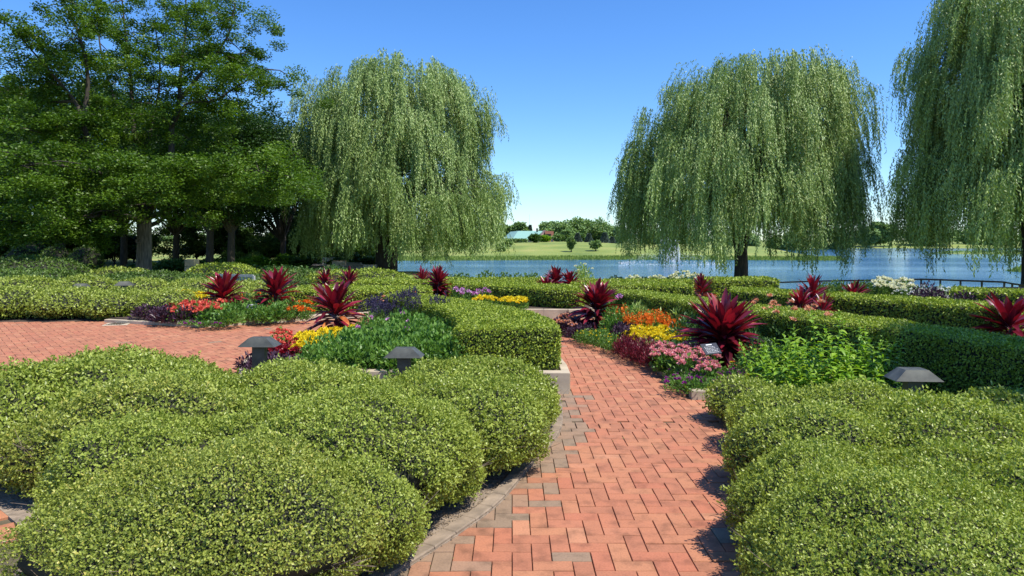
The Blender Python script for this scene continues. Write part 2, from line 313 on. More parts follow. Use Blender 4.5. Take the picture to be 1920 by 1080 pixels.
# brick paving: every paver modelled, herringbone
def pave(cond, rz, org, rngx, rngy):
    u = .1; g = .0019; ix, iy = np.meshgrid(np.arange(*rngx), np.arange(*rngy), indexing='ij'); k = (ix - iy) % 4
    hor = (k == 0); ver = (k == 3)
    cx = np.concatenate([ix[hor] + 1.0, ix[ver] + .5]) * u; cy = np.concatenate([iy[hor] + .5, iy[ver] + 1.0]) * u
    hx = np.concatenate([np.full(hor.sum(), u), np.full(ver.sum(), u / 2)]) - g; hy = np.concatenate([np.full(hor.sum(), u / 2), np.full(ver.sum(), u)]) - g
    co, si = math.cos(rz), math.sin(rz); X = org[0] + cx * co - cy * si; Y = org[1] + cx * si + cy * co
    ok = cond(X, Y)
    for p in soils: ok &= ~inpoly(X + (.055 if p is BUSH_L else 0), Y - (.03 if p is BUSH_L else 0), p)
    return X[ok], Y[ok], hx[ok], hy[ok], np.full(ok.sum(), rz)
Bk = [pave(lambda X, Y: (X > -1.3) & (Y < 5.82) & (Y > 1), 0, (0, 0), (-14, 60), (10, 60)),
      pave(lambda X, Y: (X > -2.6) & (Y > 5.97) & (Y < 17), 0, (.03, .04), (-30, 60), (58, 172)),
      pave(lambda X, Y: (X < -2.65) & (X > -14) & (Y < 17) & (Y > 1) & ((Y > 5.5) | (X < -1.3)), math.radians(41), (-8, 8), (-110, 110), (-110, 110))]
xr = np.arange(-.8, 2.6, .1); Bk.append((xr, np.full(len(xr), 5.89), np.full(len(xr), .0465), np.full(len(xr), .094), np.zeros(len(xr))))
okr = ~inpoly(xr, np.full(len(xr), 5.89), BUSH_L); Bk[-1] = tuple(q[okr] for q in Bk[-1])
X, Y, hx, hy, rz = [np.concatenate(q) for q in zip(*Bk)]; n = len(X)
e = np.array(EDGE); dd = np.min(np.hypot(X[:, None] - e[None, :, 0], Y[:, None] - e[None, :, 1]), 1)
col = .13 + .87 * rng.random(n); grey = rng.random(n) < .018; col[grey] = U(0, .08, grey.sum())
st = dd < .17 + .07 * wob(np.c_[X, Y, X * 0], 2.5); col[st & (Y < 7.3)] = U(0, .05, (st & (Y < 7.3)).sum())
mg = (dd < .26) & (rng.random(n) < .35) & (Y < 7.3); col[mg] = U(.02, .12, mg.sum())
zt = U(-.0025, .0025, n); tx = U(-.012, .012, n); ty = U(-.012, .012, n); rr = rz + U(-.008, .008, n); c_, s_ = np.cos(rr), np.sin(rr)
V = []
for (o, zz) in ((0, -.05), (0, -.004), (-.0022, 0)):
    for sx, sy in ((-1, -1), (1, -1), (1, 1), (-1, 1)):
        lx = sx * (hx + o); ly = sy * (hy + o); V.append(np.stack([X + lx * c_ - ly * s_, Y + lx * s_ + ly * c_, zt + zz + (lx * tx + ly * ty if zz > -.04 else 0)], -1))
V = np.stack(V, 1).reshape(-1, 3); fs = [(8, 9, 10, 11)]
for L_ in (0, 4):
    for q in range(4): fs.append((L_ + q, L_ + (q + 1) % 4, L_ + 4 + (q + 1) % 4, L_ + 4 + q))
fs = (np.arange(n)[:, None, None] * 12 + np.array(fs)[None]).reshape(-1, 4)
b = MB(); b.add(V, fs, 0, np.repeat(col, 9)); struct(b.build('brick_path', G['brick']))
b = MB(); b.add([(-14, 0, -.014), (8, 0, -.014), (8, 17, -.014), (-14, 17, -.014)], [(0, 1, 2, 3)])
joint = solid('joint_sand', (.10, .075, .045), .95, var=.5, scale=6, col2=(.06, .06, .028)); struct(b.build('joint_sand', joint))
# weeds in the joints
b = MB(); k = 900; wx, wy = U(-.9, 2, k), U(2.8, 7, k); wx = np.round(wx * 10) / 10 + U(-.004, .004, k)
ok = ~inpoly(wx, wy, BUSH_L) & ~inpoly(wx, wy, BUSH_R) & (wob(np.c_[wx, wy, wx * 0], 3) > .25); wx, wy = wx[ok], wy[ok]; k = len(wx)
b.leaves(np.c_[wx, wy, np.full(k, -.006)], np.c_[U(-1, 1, k), U(-1, 1, k), U(.3, 1, k)], np.tile([.1, -.2, 1.], (k, 1)), .011, .007, 0, rng.random(k))
o = b.build('joint_weeds', G['green']); o['kind'] = 'stuff'; o['label'] = 'tiny green weeds growing in the paving joints'; o['category'] = 'weeds'

def sheet(name, poly, z, m):
    b = MB(); b.poly(poly, -.045, z, 0); o = b.build(name, m); return struct(o)
sheet('soil', BUSH_L, .004, G['dirt']); sheet('soil', BUSH_R, .004, G['soil']); sheet('soil', BUSH_F, .004, G['soil'])
sheet('soil', BED_R, .05, G['soil']); sheet('soil', BED_M, .03, G['soil']); 
soilM = lambda x: .03 + .14 * sstep(np.asarray(x, float), -2.9, -1.3)
gx = np.arange(-4.1, .8, .12); gy = np.arange(7.1, 13, .12); a_, b_ = np.meshgrid(gx, gy, indexing='ij'); ny = len(gy)
i, j = np.meshgrid(np.arange(len(gx) - 1), np.arange(ny - 1), indexing='ij'); i = i.ravel(); j = j.ravel(); ok = inpoly(gx[i] + .06, gy[j] + .06, BED_M); i, j = i[ok], j[ok]
b = MB(); b.add(np.stack([a_, b_, soilM(a_) + .012 * wob(np.stack([a_, b_, a_ * 0], -1), 6)], -1), np.c_[i * ny + j, (i + 1) * ny + j, (i + 1) * ny + j + 1, i * ny + j + 1], sm=True); struct(b.build('soil', G['soil'])); sheet('soil', BED_L, .07, G['soil']); sheet('soil', BED_C, .17, G['soil'])
b = MB(); b.add([(-40, 17, -.03), (16, 15.2, -.03), (16, 20.4, -.03), (-40, 21, -.03)], [(0, 1, 2, 3)]); struct(b.build('soil', G['soil']))
# loose debris under the bushes
b = MB(); k = 5000; t = rng.random(k); idx = (t * (len(EDGE) - 1)).astype(int); P = np.array(EDGE)[idx] + np.c_[U(-.35, -.02, k), U(-.06, .1, k)]
b.leaves(np.c_[P, np.full(k, .012)], np.c_[U(-1, 1, k), U(-1, 1, k), U(-.1, .2, k)], np.tile([0, 0, 1.], (k, 1)), U(.008, .02, k), U(.004, .009, k), 0, rng.random(k))
o = b.build('leaf_litter', leafmat('litter', [(0, (.08, .05, .03)), (1, (.30, .22, .14))], .9, 0)); o['kind'] = 'stuff'; o['label'] = 'dry leaf litter under the left bush edge'; o['category'] = 'leaf litter'

def course(name, line, w, z0, z1, seg, m, label, cat='kerb', gap=.004, closed=False):
    """a kerb of separate blocks laid along a line; one thing"""
    L = np.array(line, float); d = np.r_[0, np.cumsum(np.hypot(*np.diff(L, axis=0).T))]; nb = max(1, int(round(d[-1] / seg))); ts = np.linspace(0, d[-1], nb + 1)
    pt = np.c_[np.interp(ts, d, L[:, 0]), np.interp(ts, d, L[:, 1])]; b = MB()
    for i in range(nb):
        a, c = pt[i], pt[i + 1]; m_ = (a + c) / 2; v = c - a; l = np.hypot(*v)
        b.box((m_[0], m_[1], (z0 + z1) / 2 + random.uniform(-.002, .002)), (l - gap, w, z1 - z0), 0, random.random(), math.atan2(v[1], v[0]) + random.uniform(-.006, .006), .006)
    o = b.build(name, m)
    o['label'] = label; o['category'] = cat; return o
off = np.array([-.045, .02])
course('brick_edging', EDGE + off, .09, -.04, .022, .2, G['edge'], 'weathered brown edging bricks between path and left bushes', 'edging')
course('stone_kerb', [(.60, 7.16), (-1.75, 7.26)], .13, -.04, .22, .62, G['stone'], 'tall pale stone kerb under the front end of the square clipped hedge')
course('stone_kerb', [(.57, 7.2)] + [tuple(p + np.array([.05, .02])) for p in H1R[1:]], .09, -.04, .20, .5, G['stone'], 'pale stone kerb curving along the right side of the front hedge')
course('stone_kerb', [(-2.65, 7.3), (-3.02, 7.68), (-3.47, 8.8), (-3.67, 10.2), (-3.37, 11.85), (-2.62, 12.7)], .09, -.04, .018, .5, G['stone'], 'low stone kerb round the left side of the marigold bed')
course('stone_kerb', [(1.80, 6.90), (3.4, 6.86)], .12, -.04, .09, .5, G['stone'], 'short straight pale stone kerb beside the verbena at the right bush')
course('stone_kerb', ARCs[1:-8], .10, -.04, .052, .2, G['edge'], 'curved low brick kerb edging the right flower bed', 'kerb')
course('stone_kerb', [(-5.6, 12.55), (-3.9, 13.65), (-2.9, 14.2)], .12, -.04, .11, .6, G['stone'], 'pale stone kerb in front of the left bed with the green plants')
course('stone_kerb', [(-5.6, 12.5), (-7.9, 13.3)], .10, -.04, .06, .6, G['stone'], 'low stone kerb below the dark purple plants of the left bed')
course('stone_kerb', [(-1.6, 15.5), (-.25, 13.95), (.9, 13.93), (1.45, 13.88), (1.8, 14.3), (1.85, 15.4)], .12, -.04, .19, .5, G['stone'], 'pale stone kerb under the hedge across the path end')
# drain covers
b = MB(); p = at(220, 608)
b.box((p[0], p[1], .003), (.42, .42, .012), 0, .5, .3, .003)
for q in range(6): b.box((p[0] + .05 * (q - 2.5), p[1], .011), (.018, .32, .006), 1, .5, .0)
o = b.build('drain_cover', [G['stone'], G['black']]); o['label'] = 'small square drain cover set in the brick plaza'; o['category'] = 'drain cover'

# ------------------------------------------------------------------ clipped domed bushes
def lobe_mesh(c, a, b_, zt, zc, s, nu=28, nv=14):
    th = np.linspace(0, 2 * np.pi, nu, endpoint=False); ph = np.linspace(-.5 * np.pi * .93, .5 * np.pi, nv)
    th, ph = np.meshgrid(th, ph, indexing='ij'); d = np.stack([np.cos(th) * np.cos(ph), np.sin(th) * np.cos(ph), np.sin(ph)], -1)
    i, j = np.meshgrid(np.arange(nu), np.arange(nv - 1), indexing='ij'); i = i.ravel(); j = j.ravel()
    return d.reshape(-1, 3), np.c_[i * nv + j, ((i + 1) % nu) * nv + j, ((i + 1) % nu) * nv + j + 1, i * nv + j + 1]
def lobe_pt(d, c, a, b_, zt, zc, gz, s=1.0, amp=.045, clump=True):
    zr = np.where(d[:, 2] > 0, zt - zc, zc - gz - .01)[:, None]
    sq = np.where(d[:, 2] > 0, np.abs(d[:, 2]), -np.abs(d[:, 2]) ** .8)
    P0 = np.c_[c[0] + d[:, 0] * a, c[1] + d[:, 1] * b_, zc + sq * zr[:, 0]]
    N = unit(np.c_[d[:, 0] / a, d[:, 1] / b_, d[:, 2] / zr[:, 0]])
    w = wob(P0, 2.4) * amp + wob(P0, 6.5, 3.) * amp * .55
    if clump: w = w + np.abs(wob(P0, 17., 1.)) * amp * .5 + np.abs(wob(P0, 38., 4.)) * amp * .45 - amp * .2
    return P0 + N * (w[:, None] - amp * .4) * s - N * (1 - s) * min(a, b_, .8), N
def bush(name, label, c, a, b_, zt, others=(), m='box', zc=None, gz=0.0, dens=1.5, group=None, twigs=0, lmin=.014, amp=.07, cat='bush', rr=0.0, bare=.0):
    dist = max(2.2, math.hypot(c[0], c[1])); L = max(lmin, dist * (.0044 if dist < 8 else .0031)); amp = amp if dist < 8 else amp * .6; zc = gz + (zt - gz) * .42 if zc is None else zc
    r = (a + b_) / 2; area = 2 * math.pi * r * r * .75 + 2 * math.pi * r * (zt - gz) * .8; n = int(dens * area / (L * L * .62 * .5))
    d = rng.normal(size=(int(n * 1.25), 3)); d = unit(d)
    wgt = np.sqrt((d[:, 0] * b_ * (zt - zc)) ** 2 + (d[:, 1] * a * (zt - zc)) ** 2 + (d[:, 2] * a * b_) ** 2); d = d[(rng.random(len(d)) < wgt / wgt.max() * 1.0) & (d[:, 2] > -.93)]
    while len(d) < n:
        e = unit(rng.normal(size=(n, 3))); wgt = np.sqrt((e[:, 0] * b_ * (zt - zc)) ** 2 + (e[:, 1] * a * (zt - zc)) ** 2 + (e[:, 2] * a * b_) ** 2); d = np.vstack([d, e[(rng.random(n) < wgt / wgt.max()) & (e[:, 2] > -.93)]])
    d = d[:n]; P, N = lobe_pt(d, c, a, b_, zt, zc, gz, 1.0, amp)
    keep = np.ones(n, bool)
    for (oc, oa, ob, ozt) in others:
        ozc = gz + (ozt - gz) * .42; q = np.sqrt(((P[:, 0] - oc[0]) / oa) ** 2 + ((P[:, 1] - oc[1]) / ob) ** 2 + (np.maximum(P[:, 2] - ozc, 0) / (ozt - ozc)) ** 2 + (np.minimum(P[:, 2] - ozc, 0) / (ozc + .02 - gz)) ** 2); keep &= q > .93
    if bare: keep &= ~((d[:, 2] < .1) & (wob(P, 4., 2.) > .45 - bare))
    keep &= P[:, 2] > gz + .01
    P, N = P[keep], N[keep]; n = len(P)
    P = P - N * (rng.random(n) ** 1.3 * .055 * max(1, L / .02) - .018)[:, None] + rng.normal(size=(n, 3)) * .005
    D = unit(N * U(-.25, .75, n)[:, None] + rng.normal(size=(n, 3)) * .6 + np.array([0, 0, .2])); NN = unit(N + rng.normal(size=(n, 3)) * .5)
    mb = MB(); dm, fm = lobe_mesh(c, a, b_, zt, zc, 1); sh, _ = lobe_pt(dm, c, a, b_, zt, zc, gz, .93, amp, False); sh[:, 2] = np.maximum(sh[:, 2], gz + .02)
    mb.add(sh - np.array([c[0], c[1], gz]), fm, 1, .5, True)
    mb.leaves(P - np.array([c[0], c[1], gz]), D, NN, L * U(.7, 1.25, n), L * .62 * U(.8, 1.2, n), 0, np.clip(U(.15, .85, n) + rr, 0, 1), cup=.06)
    if dist < 7:
        k = int(n * .010); q = rng.integers(0, n, k); q = q[N[q, 2] > -.1]; k = len(q); A = unit(N[q] * 1.0 + rng.normal(size=(k, 3)) * .45 + np.array([0, 0, .5])); ln = U(.02, .055, k)
        for w in range(9):
            f = w / 8; PP = P[q] + A * (ln * f)[:, None]; DD = unit(A * (.25 + f) + unit(rng.normal(size=(k, 3))) * .9); mb.leaves(PP - np.array([c[0], c[1], gz]), DD, unit(A + rng.normal(size=(k, 3)) * .5), L * U(.9, 1.3, k), L * .65, 0, np.clip(U(.4, 1., k), 0, 1), cup=.06)
    t = thing(name, label, cat, (c[0], c[1], gz), 0, group); mb.build('foliage', [G[m], G['core']], t)
    if twigs:
        tb = MB()
        for q in range(twigs):
            az = random.uniform(0, 6.28); el = random.uniform(-.35, .35); e_ = np.array([[math.cos(az) * math.cos(el), math.sin(az) * math.cos(el), math.sin(el)]])
            p1, _ = lobe_pt(e_, c, a, b_, zt, zc, gz, .985, amp); p1 = p1[0] - np.array([c[0], c[1], gz]); p0 = np.array([p1[0] * .35, p1[1] * .35, .02]); mm = (p0 + p1) / 2 + np.array([random.gauss(0, .04), random.gauss(0, .04), random.uniform(-.06, .03)])
            tb.tube([p0, mm, p1], [.007, .005, .002], 4, 0)
            for z in range(3):
                w = random.uniform(.5, .95); s0 = mm + (p1 - mm) * w; tb.tube([s0, s0 + (p1 - mm) * .3 + np.array([random.gauss(0, .05) for _ in range(3)])], [.0028, .001], 3, 0)
        tb.build('branches', [G['twig']], t)
    return t
LB = [((-.28, 5.62), .70, .76, .59, 'domed boxwood at the path corner in front of the square hedge'),
      ((-.50, 4.72), .78, .60, .64, 'domed boxwood beside the path, just in front of the corner dome'),
      ((-.62, 4.18), .50, .48, .60, 'small boxwood dome bulging over the path edging, in front of two larger domes'),
      ((-1.06, 3.86), .86, .60, .69, 'central high boxwood dome of the left mass'),
      ((-1.36, 3.14), .82, .62, .60, 'nearest boxwood dome of the left mass with bare twigs showing at its foot'),
      ((-2.38, 4.42), .85, .52, .65, 'yellowish boxwood dome at the left edge above the plaza corner'),
      ((-1.60, 5.25), .70, .62, .625, 'boxwood dome between the two nearest bollard lights'),
      ((-3.15, 5.40), 1.10, .78, .67, 'broad boxwood dome bordering the open brick plaza, left of the bollard lights'),
      ((-2.42, 4.68), .90, .62, .655, 'boxwood dome in the middle of the left mass behind the yellowish one'),
      ((-1.32, 4.66), .78, .56, .64, 'low boxwood dome in the middle of the left mass behind the central high one'),
      ((-.74, 3.42), .36, .40, .50, 'low boxwood bulge between the nearest dome and the central high one, beside the edging'),
      ((-1.98, 3.72), .58, .45, .60, 'small boxwood dome at the lower left, between the nearest dome and the yellowish one'),
      ((-3.75, 4.85), .90, .72, .62, 'boxwood dome cut by the left edge of the picture beside the plaza')]
RB = [((2.06, 5.98), .34, .36, .36, 'smallest boxwood dome touching the short stone kerb right of the path'),
      ((2.34, 5.12), .68, .62, .50, 'boxwood dome in front of the tall lime green plants'),
      ((3.00, 4.85), .68, .55, .41, 'boxwood dome in front of the grey bollard light on the right'),
      ((3.95, 5.30), .80, .52, .40, 'shaded boxwood dome behind and right of the grey bollard light'),
      ((1.90, 4.28), .52, .62, .54, 'boxwood dome leaning over the right side of the path'),
      ((2.68, 4.20), .72, .58, .58, 'boxwood dome in the middle of the right mass'),
      ((3.50, 4.25), .72, .66, .57, 'boxwood dome at the right edge of the picture'),
      ((1.58, 3.52), .48, .50, .50, 'boxwood dome at the narrowest part of the path, on its right'),
      ((2.45, 3.42), .72, .56, .57, 'boxwood dome just behind the nearest right one'),
      ((1.76, 2.78), .88, .64, .565, 'nearest boxwood dome of the right mass, cut by the bottom edge')]
for LBx, grp in ((LB, 'clipped boxwood domes left of the path'), (RB, 'clipped boxwood domes right of the path')):
    for q, (c, a, b_, zt, lab) in enumerate(LBx):
        oth = [(o[0], o[1], o[2], o[3]) for k2, o in enumerate(LBx) if k2 != q]
        near = c[1] < 4.5
        bush('boxwood_bush', lab, c, a * .97, b_ * .96, zt + .01, oth, 'boxold' if (LBx is LB and q in (4, 5)) else 'box', group=grp, twigs=70 if (LBx is LB and q in (0, 1, 2, 4, 5)) else (25 if near else 0), bare=(.28 if q == 4 else .12) if q in (4, 2, 5) and LBx is LB else .0)
# the boxwood mass across the plaza and the domes beyond
MBs = []
for x, y_, a, zt in ((-11.6, 14.2, 1.0, .66), (-10.3, 14.2, .78, .64), (-9.15, 14.2, .72, .60), (-8.1, 14.2, .70, .57), (-7.1, 14.35, .68, .57), (-6.15, 14.9, .62, .53),
                     (-11.3, 15.8, .85, .76), (-9.95, 15.9, .75, .76), (-8.7, 16.0, .70, .71), (-7.5, 16.1, .70, .69), (-6.4, 16.3, .75, .63)): MBs.append(((x, y_), a, .88, zt))
for q, (c, a, b_, zt) in enumerate(MBs):
    bush('boxwood_bush', 'sunlit boxwood dome in the front row beyond the brick plaza' if q < 6 else 'sunlit boxwood dome in the second row beyond the brick plaza', c, a, b_, zt, [o for k2, o in enumerate(MBs) if k2 != q], 'box', group='boxwood domes beyond the plaza, front row' if q < 6 else 'boxwood domes beyond the plaza, second row')
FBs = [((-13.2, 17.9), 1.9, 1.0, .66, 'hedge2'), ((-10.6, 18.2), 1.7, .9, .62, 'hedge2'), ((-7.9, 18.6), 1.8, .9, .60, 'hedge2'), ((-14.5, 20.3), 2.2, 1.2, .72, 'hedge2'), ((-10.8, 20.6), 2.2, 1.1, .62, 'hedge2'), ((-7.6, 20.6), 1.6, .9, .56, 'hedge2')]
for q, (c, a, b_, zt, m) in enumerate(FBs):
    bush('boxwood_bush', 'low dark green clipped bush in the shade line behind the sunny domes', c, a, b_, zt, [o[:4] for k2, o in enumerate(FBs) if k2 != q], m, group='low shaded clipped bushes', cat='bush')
for c, a, b_, zt, m, lab in (((-16.9, 24), 2.0, 1.5, 1.02, 'hedge2', 'high dark clipped dome at the left edge before the trees'), ((-13.0, 22.6), 1.2, .9, .68, 'box', 'small bright dome left of the big tree trunk'), ((-10.15, 24), 1.35, 1.2, .78, 'hedge', 'bright round dome right of the big tree trunk'),
                             ((-7.9, 24.2), 1.3, 1.0, .56, 'hedge2', 'dark low dome between two bright domes behind the bench'), ((-5.9, 22.8), 1.0, .9, .60, 'hedge', 'bright dome behind the two small cordylines'), ((-4.6, 22.6), 1.25, 1.0, .63, 'hedge', 'bright dome nearest the lake on the left')):
    bush('boxwood_bush', lab, c, a, b_, zt, (), m, gz=-.1)

# ------------------------------------------------------------------ clipped hedges
def hedge(label, Lp, Rp, zt, zb=.0, m='hedge', dens=1.7, ns=None):
    Lp = np.array(Lp, float); Rp = np.array(Rp, float)
    def res(P, n): d = np.r_[0, np.cumsum(np.hypot(*np.diff(P, axis=0).T))]; t = np.linspace(0, d[-1], n); return np.c_[np.interp(t, d, P[:, 0]), np.interp(t, d, P[:, 1])]
    n = ns or 16; Lp = res(Lp, n); Rp = res(Rp, n); cc = (Lp + Rp) / 2
    def sec(ins):
        out = []
        for i in range(n):
            u = (Rp[i] - Lp[i]); w = np.hypot(*u); u = u / w; l = Lp[i] + u * ins; r = Rp[i] - u * ins; z2 = zt - ins; bv = .035
            for p, z in ((l + u * .02, zb), (l, zb + .08), (l, z2 - bv), (l + u * bv, z2), (r - u * bv, z2), (r, z2 - bv), (r, zb + .08), (r - u * .02, zb)): out.append((p[0], p[1], z))
        V = np.array(out); e0 = unit(cc[1] - cc[0]); e1 = unit(cc[-1] - cc[-2]); V[:8, :2] += e0 * ins; V[-8:, :2] -= e1 * ins
        fs = [(i * 8 + k, i * 8 + k + 1, (i + 1) * 8 + k + 1, (i + 1) * 8 + k) for i in range(n - 1) for k in range(7)]
        b0 = 0; b1 = (n - 1) * 8
        for b_, o in ((b0, 1), (b1, -1)): fs += [(b_, b_ + 1, b_ + 6, b_ + 7), (b_ + 1, b_ + 2, b_ + 5, b_ + 6), (b_ + 2, b_ + 3, b_ + 4, b_ + 5)]
        return V, np.array(fs)
    V, fs = sec(0.0); tri = np.vstack([fs[:, [0, 1, 2]], fs[:, [0, 2, 3]]]); A, B, Cc = V[tri[:, 0]], V[tri[:, 1]], V[tri[:, 2]]
    cr = np.cross(B - A, Cc - A); ar = np.linalg.norm(cr, axis=1) / 2; N = unit(cr)
    ctr = np.array([cc[:, 0].mean(), cc[:, 1].mean(), (zt + zb) / 2]); mid = (A + B + Cc) / 3
    cl = cc[np.argmin(np.hypot(mid[:, None, 0] - cc[None, :, 0], mid[:, None, 1] - cc[None, :, 1]), 1)]; out = np.c_[mid[:, :2] - cl, mid[:, 2] - (zt + zb) / 2]; N = N * np.sign((N * out).sum(1) + 1e-9)[:, None]
    dist = max(5, np.hypot(cc[:, 0], cc[:, 1]).min() + .3 * (np.hypot(cc[:, 0], cc[:, 1]).max() - np.hypot(cc[:, 0], cc[:, 1]).min())); L = max(.013, dist * .0034)
    k = int(dens * ar.sum() / (L * L * .6 * .5)); t = rng.choice(len(tri), k, p=ar / ar.sum()); r1 = np.sqrt(rng.random(k)); r2 = rng.random(k)
    P = A[t] * (1 - r1)[:, None] + B[t] * (r1 * (1 - r2))[:, None] + Cc[t] * (r1 * r2)[:, None]; N = N[t]
    P = P + N * (wob(P, 3.) * .009 + wob(P, 11., 2.) * .007 - rng.random(k) ** 1.5 * .026)[:, None] + rng.normal(size=(k, 3)) * .004
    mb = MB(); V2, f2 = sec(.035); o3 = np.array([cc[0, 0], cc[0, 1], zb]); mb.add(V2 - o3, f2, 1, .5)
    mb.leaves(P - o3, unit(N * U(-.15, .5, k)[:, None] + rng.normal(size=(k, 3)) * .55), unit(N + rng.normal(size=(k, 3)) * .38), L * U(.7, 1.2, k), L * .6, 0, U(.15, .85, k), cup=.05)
    o = mb.build('clipped_hedge', [G[m], G['core']], None, o3); o['label'] = label; o['category'] = 'hedge'; return o
hedge('wide flat clipped curving hedge, its cut front end on the tall stone kerb', H1L, H1R, .65, .21, ns=26)
hedge('clipped hedge on a kerb across the far end of the brick path', [(-1.4, 16.0), (0, 15.05), (.9, 14.3), (1.42, 14.15)], [(-1.3, 17.6), (0, 16.6), (1.0, 15.8), (1.62, 15.3)], .57, .18)
hedge('flat hedge behind the marigold bed cordyline, left of the square hedge', [(-4.7, 14.35), (-3.2, 14.4), (-1.75, 14.5)], [(-4.9, 15.9), (-3.2, 15.9), (-1.9, 15.9)], .53, .05)
hedge('low narrow hedge behind the two small cordylines', [(-4.0, 17.3), (-1.6, 17.0)], [(-4.1, 18.4), (-1.5, 18.2)], .52, 0)
H5F = catmull([(1.85, 12.6), (2.1, 12.1), (3.17, 9.2), (3.87, 7.75), (4.45, 5.93), (4.75, 4.6)], 5); H5B = catmull([(1.85, 13.4), (2.45, 12.9), (3.6, 10.3), (4.45, 8.6), (5.05, 6.57), (5.5, 4.6)], 5)
hedge('long curving hedge behind the right flower bed, its near end in deep shade', H5F, H5B, .65, .03, ns=30)
hedge('short hedge behind the left cordyline of the right bed', [(1.45, 15.2), (3.95, 14.9)], [(1.4, 16.2), (4.0, 16.0)], .60, .03)
H6F = [(4.35, 13.6), (5.66, 12.1), (6.6, 10.9), (7.1, 10.0)]; H6B = [(4.7, 14.6), (6.3, 12.9), (7.3, 11.6), (7.9, 10.5)]
hedge('hedge behind the long curving one, dark purple plants at its near end', H6F, H6B, .60, .03)
hedge('short flat hedge in front of the right willow trunk', [(4.9, 16.6), (6.6, 16.9)], [(4.9, 17.8), (6.7, 18.0)], .62, 0)
hedge('hedge at the right edge behind the white flowers', [(8.8, 13.7), (9.8, 12.6), (10.9, 11.5)], [(9.4, 14.5), (10.5, 13.4), (11.7, 12.2)], .60, 0)
hedge('farthest low hedge along the water, left half', [(-4.6, 20.3), (-1, 20.6), (1.0, 20.7)], [(-4.6, 21.2), (-1, 21.5), (1.0, 21.6)], .40, -.05)
hedge('farthest low hedge along the water, right half', [(1.8, 20.2), (4, 20.2), (5.4, 20.2)], [(1.8, 21.1), (4, 21.1), (5.4, 21.1)], .38, -.1)
hedge('thin low hedge between the water and the path end hedge', [(-3.4, 18.9), (1.2, 19.0)], [(-3.4, 19.5), (1.2, 19.6)], .44, -.05)

# ------------------------------------------------------------------ bollard lights
def bollard():
    t = thing('bollard_light', '', 'bollard light')
    b = MB(); b.box((0, 0, .24), (.125, .09, .48), 0, .5, 0, .004); b.build('post', [G['metal']], t)
    b = MB(); b.box((0, 0, .012), (.2, .16, .024), 0, .5, 0, .003); b.build('base_plate', [G['metal']], t)
    b = MB(); w, h, d = .188, .085, .11; hx = .09; th = .006
    for s in (0, th):       # folded sheet hood: flat top, two long slopes, small end folds
        top = [(-hx + s, -d * .62, .56 - s), (hx - s, -d * .62, .56 - s), (hx - s, d * .62, .56 - s), (-hx + s, d * .62, .56 - s)]
        bot = [(-w + s, -d + s, .56 - h), (w - s, -d + s, .56 - h), (w - s, d - s, .56 - h), (-w + s, d - s, .56 - h)]
        b.add(top + bot, [(0, 1, 2, 3), (4, 5, 1, 0), (5, 6, 2, 1), (6, 7, 3, 2), (7, 4, 0, 3)], 0)
    b.add([(-w, -d, .475), (w, -d, .475), (w, d, .475), (-w, d, .475), (-w + th, -d + th, .475), (w - th, -d + th, .475), (w - th, d - th, .475), (-w + th, d - th, .475)], [(0, 1, 5, 4), (1, 2, 6, 5), (2, 3, 7, 6), (3, 0, 4, 7)], 0)
    b.build('hood', [G['metal']], t)
    b = MB(); b.box((0, 0, .50), (.11, .08, .035), 0, .5, 0, .01); b.build('lens', [solid('frosted_lens', (.5, .5, .48), .3)], t)
    return t
b0 = bollard()
for q, (x, Y, zt, rz, lab) in enumerate(((487, 6.95, .61, .0, 'olive metal bollard light before the dark red plants, left of the green mass'), (758, 6.75, .535, .0, 'dark metal bollard light before the leafy green mass, left of the square hedge'), (1712, 5.6, .545, -.06, 'grey metal bollard light behind the right boxwoods in front of the shaded hedge'),
                                         (152, 14.75, .66, .35, 'left one of two dark bollard heads sunk in the sunny domes'), (233, 14.85, .70, .35, 'right one of two dark bollard heads sunk in the sunny domes'))):
    P = ((x - CX) / F * Y, Y, zt - .56)
    if q == 0: b0.location = P; b0.rotation_euler.z = rz; b0['label'] = lab; b0['group'] = 'metal bollard lights'
    else: dup(b0, P, rz, 1, lab, 'metal bollard lights')

# ------------------------------------------------------------------ cordylines
def cordyline(seed, h=.8, r=.42, nl=85, tall=1.0):
    def mk():
        g = np.random.default_rng(seed); t = thing('cordyline', '', 'cordyline'); n = int(nl * 1.6)
        f = (np.arange(n) + .5) / n; az = np.arange(n) * 2.39996 + g.uniform(-.3, .3, n); el = np.radians(-25 + 94 * f ** .95) + g.normal(0, .20, n)
        L = r * (1.28 - .06 * f) * g.uniform(.72, 1.1, n) * tall; L = np.where(f > .8, L * 1.02, L); base = np.c_[np.cos(az) * .02, np.sin(az) * .02, .08 * h + (h - .95 * r - .02) * f ** .8]
        D = np.c_[np.cos(az) * np.cos(el), np.sin(az) * np.cos(el), np.sin(el)]; rr = g.uniform(.1, .74, n) + .16 * f; low = (f < .45) & (g.random(n) < .16); rr[low] = g.uniform(.86, 1, low.sum())
        b = MB(); b.strips(base, D, L, g.uniform(.065, .105, n) * (r / .42), np.where(f > .6, g.uniform(.05, .25, n), g.uniform(.2, .5, n)), 6, 0, rr, fold=.22, peak=.56); b.build('leaves', [G['ti']], t)
        b = MB(); b.tube([(0, 0, 0), (.01, 0, h * .35), (0, .01, h - .4 * r)], [.022, .018, .012], 8, 0)
        b.build('stem', [G['twig']], t); return t
    return mk
CG = 'dark red cordylines'
def cord(px, Y, zb, h, r, seed, lab, nl=85, dense=1.0):
    o = cordyline(seed, h, r, nl, dense)(); o.location = ((px - CX) / F * Y, Y, zb); o['label'] = lab; o['group'] = CG; o.rotation_euler = (random.uniform(-.11, .11), random.uniform(-.11, .11), seed)
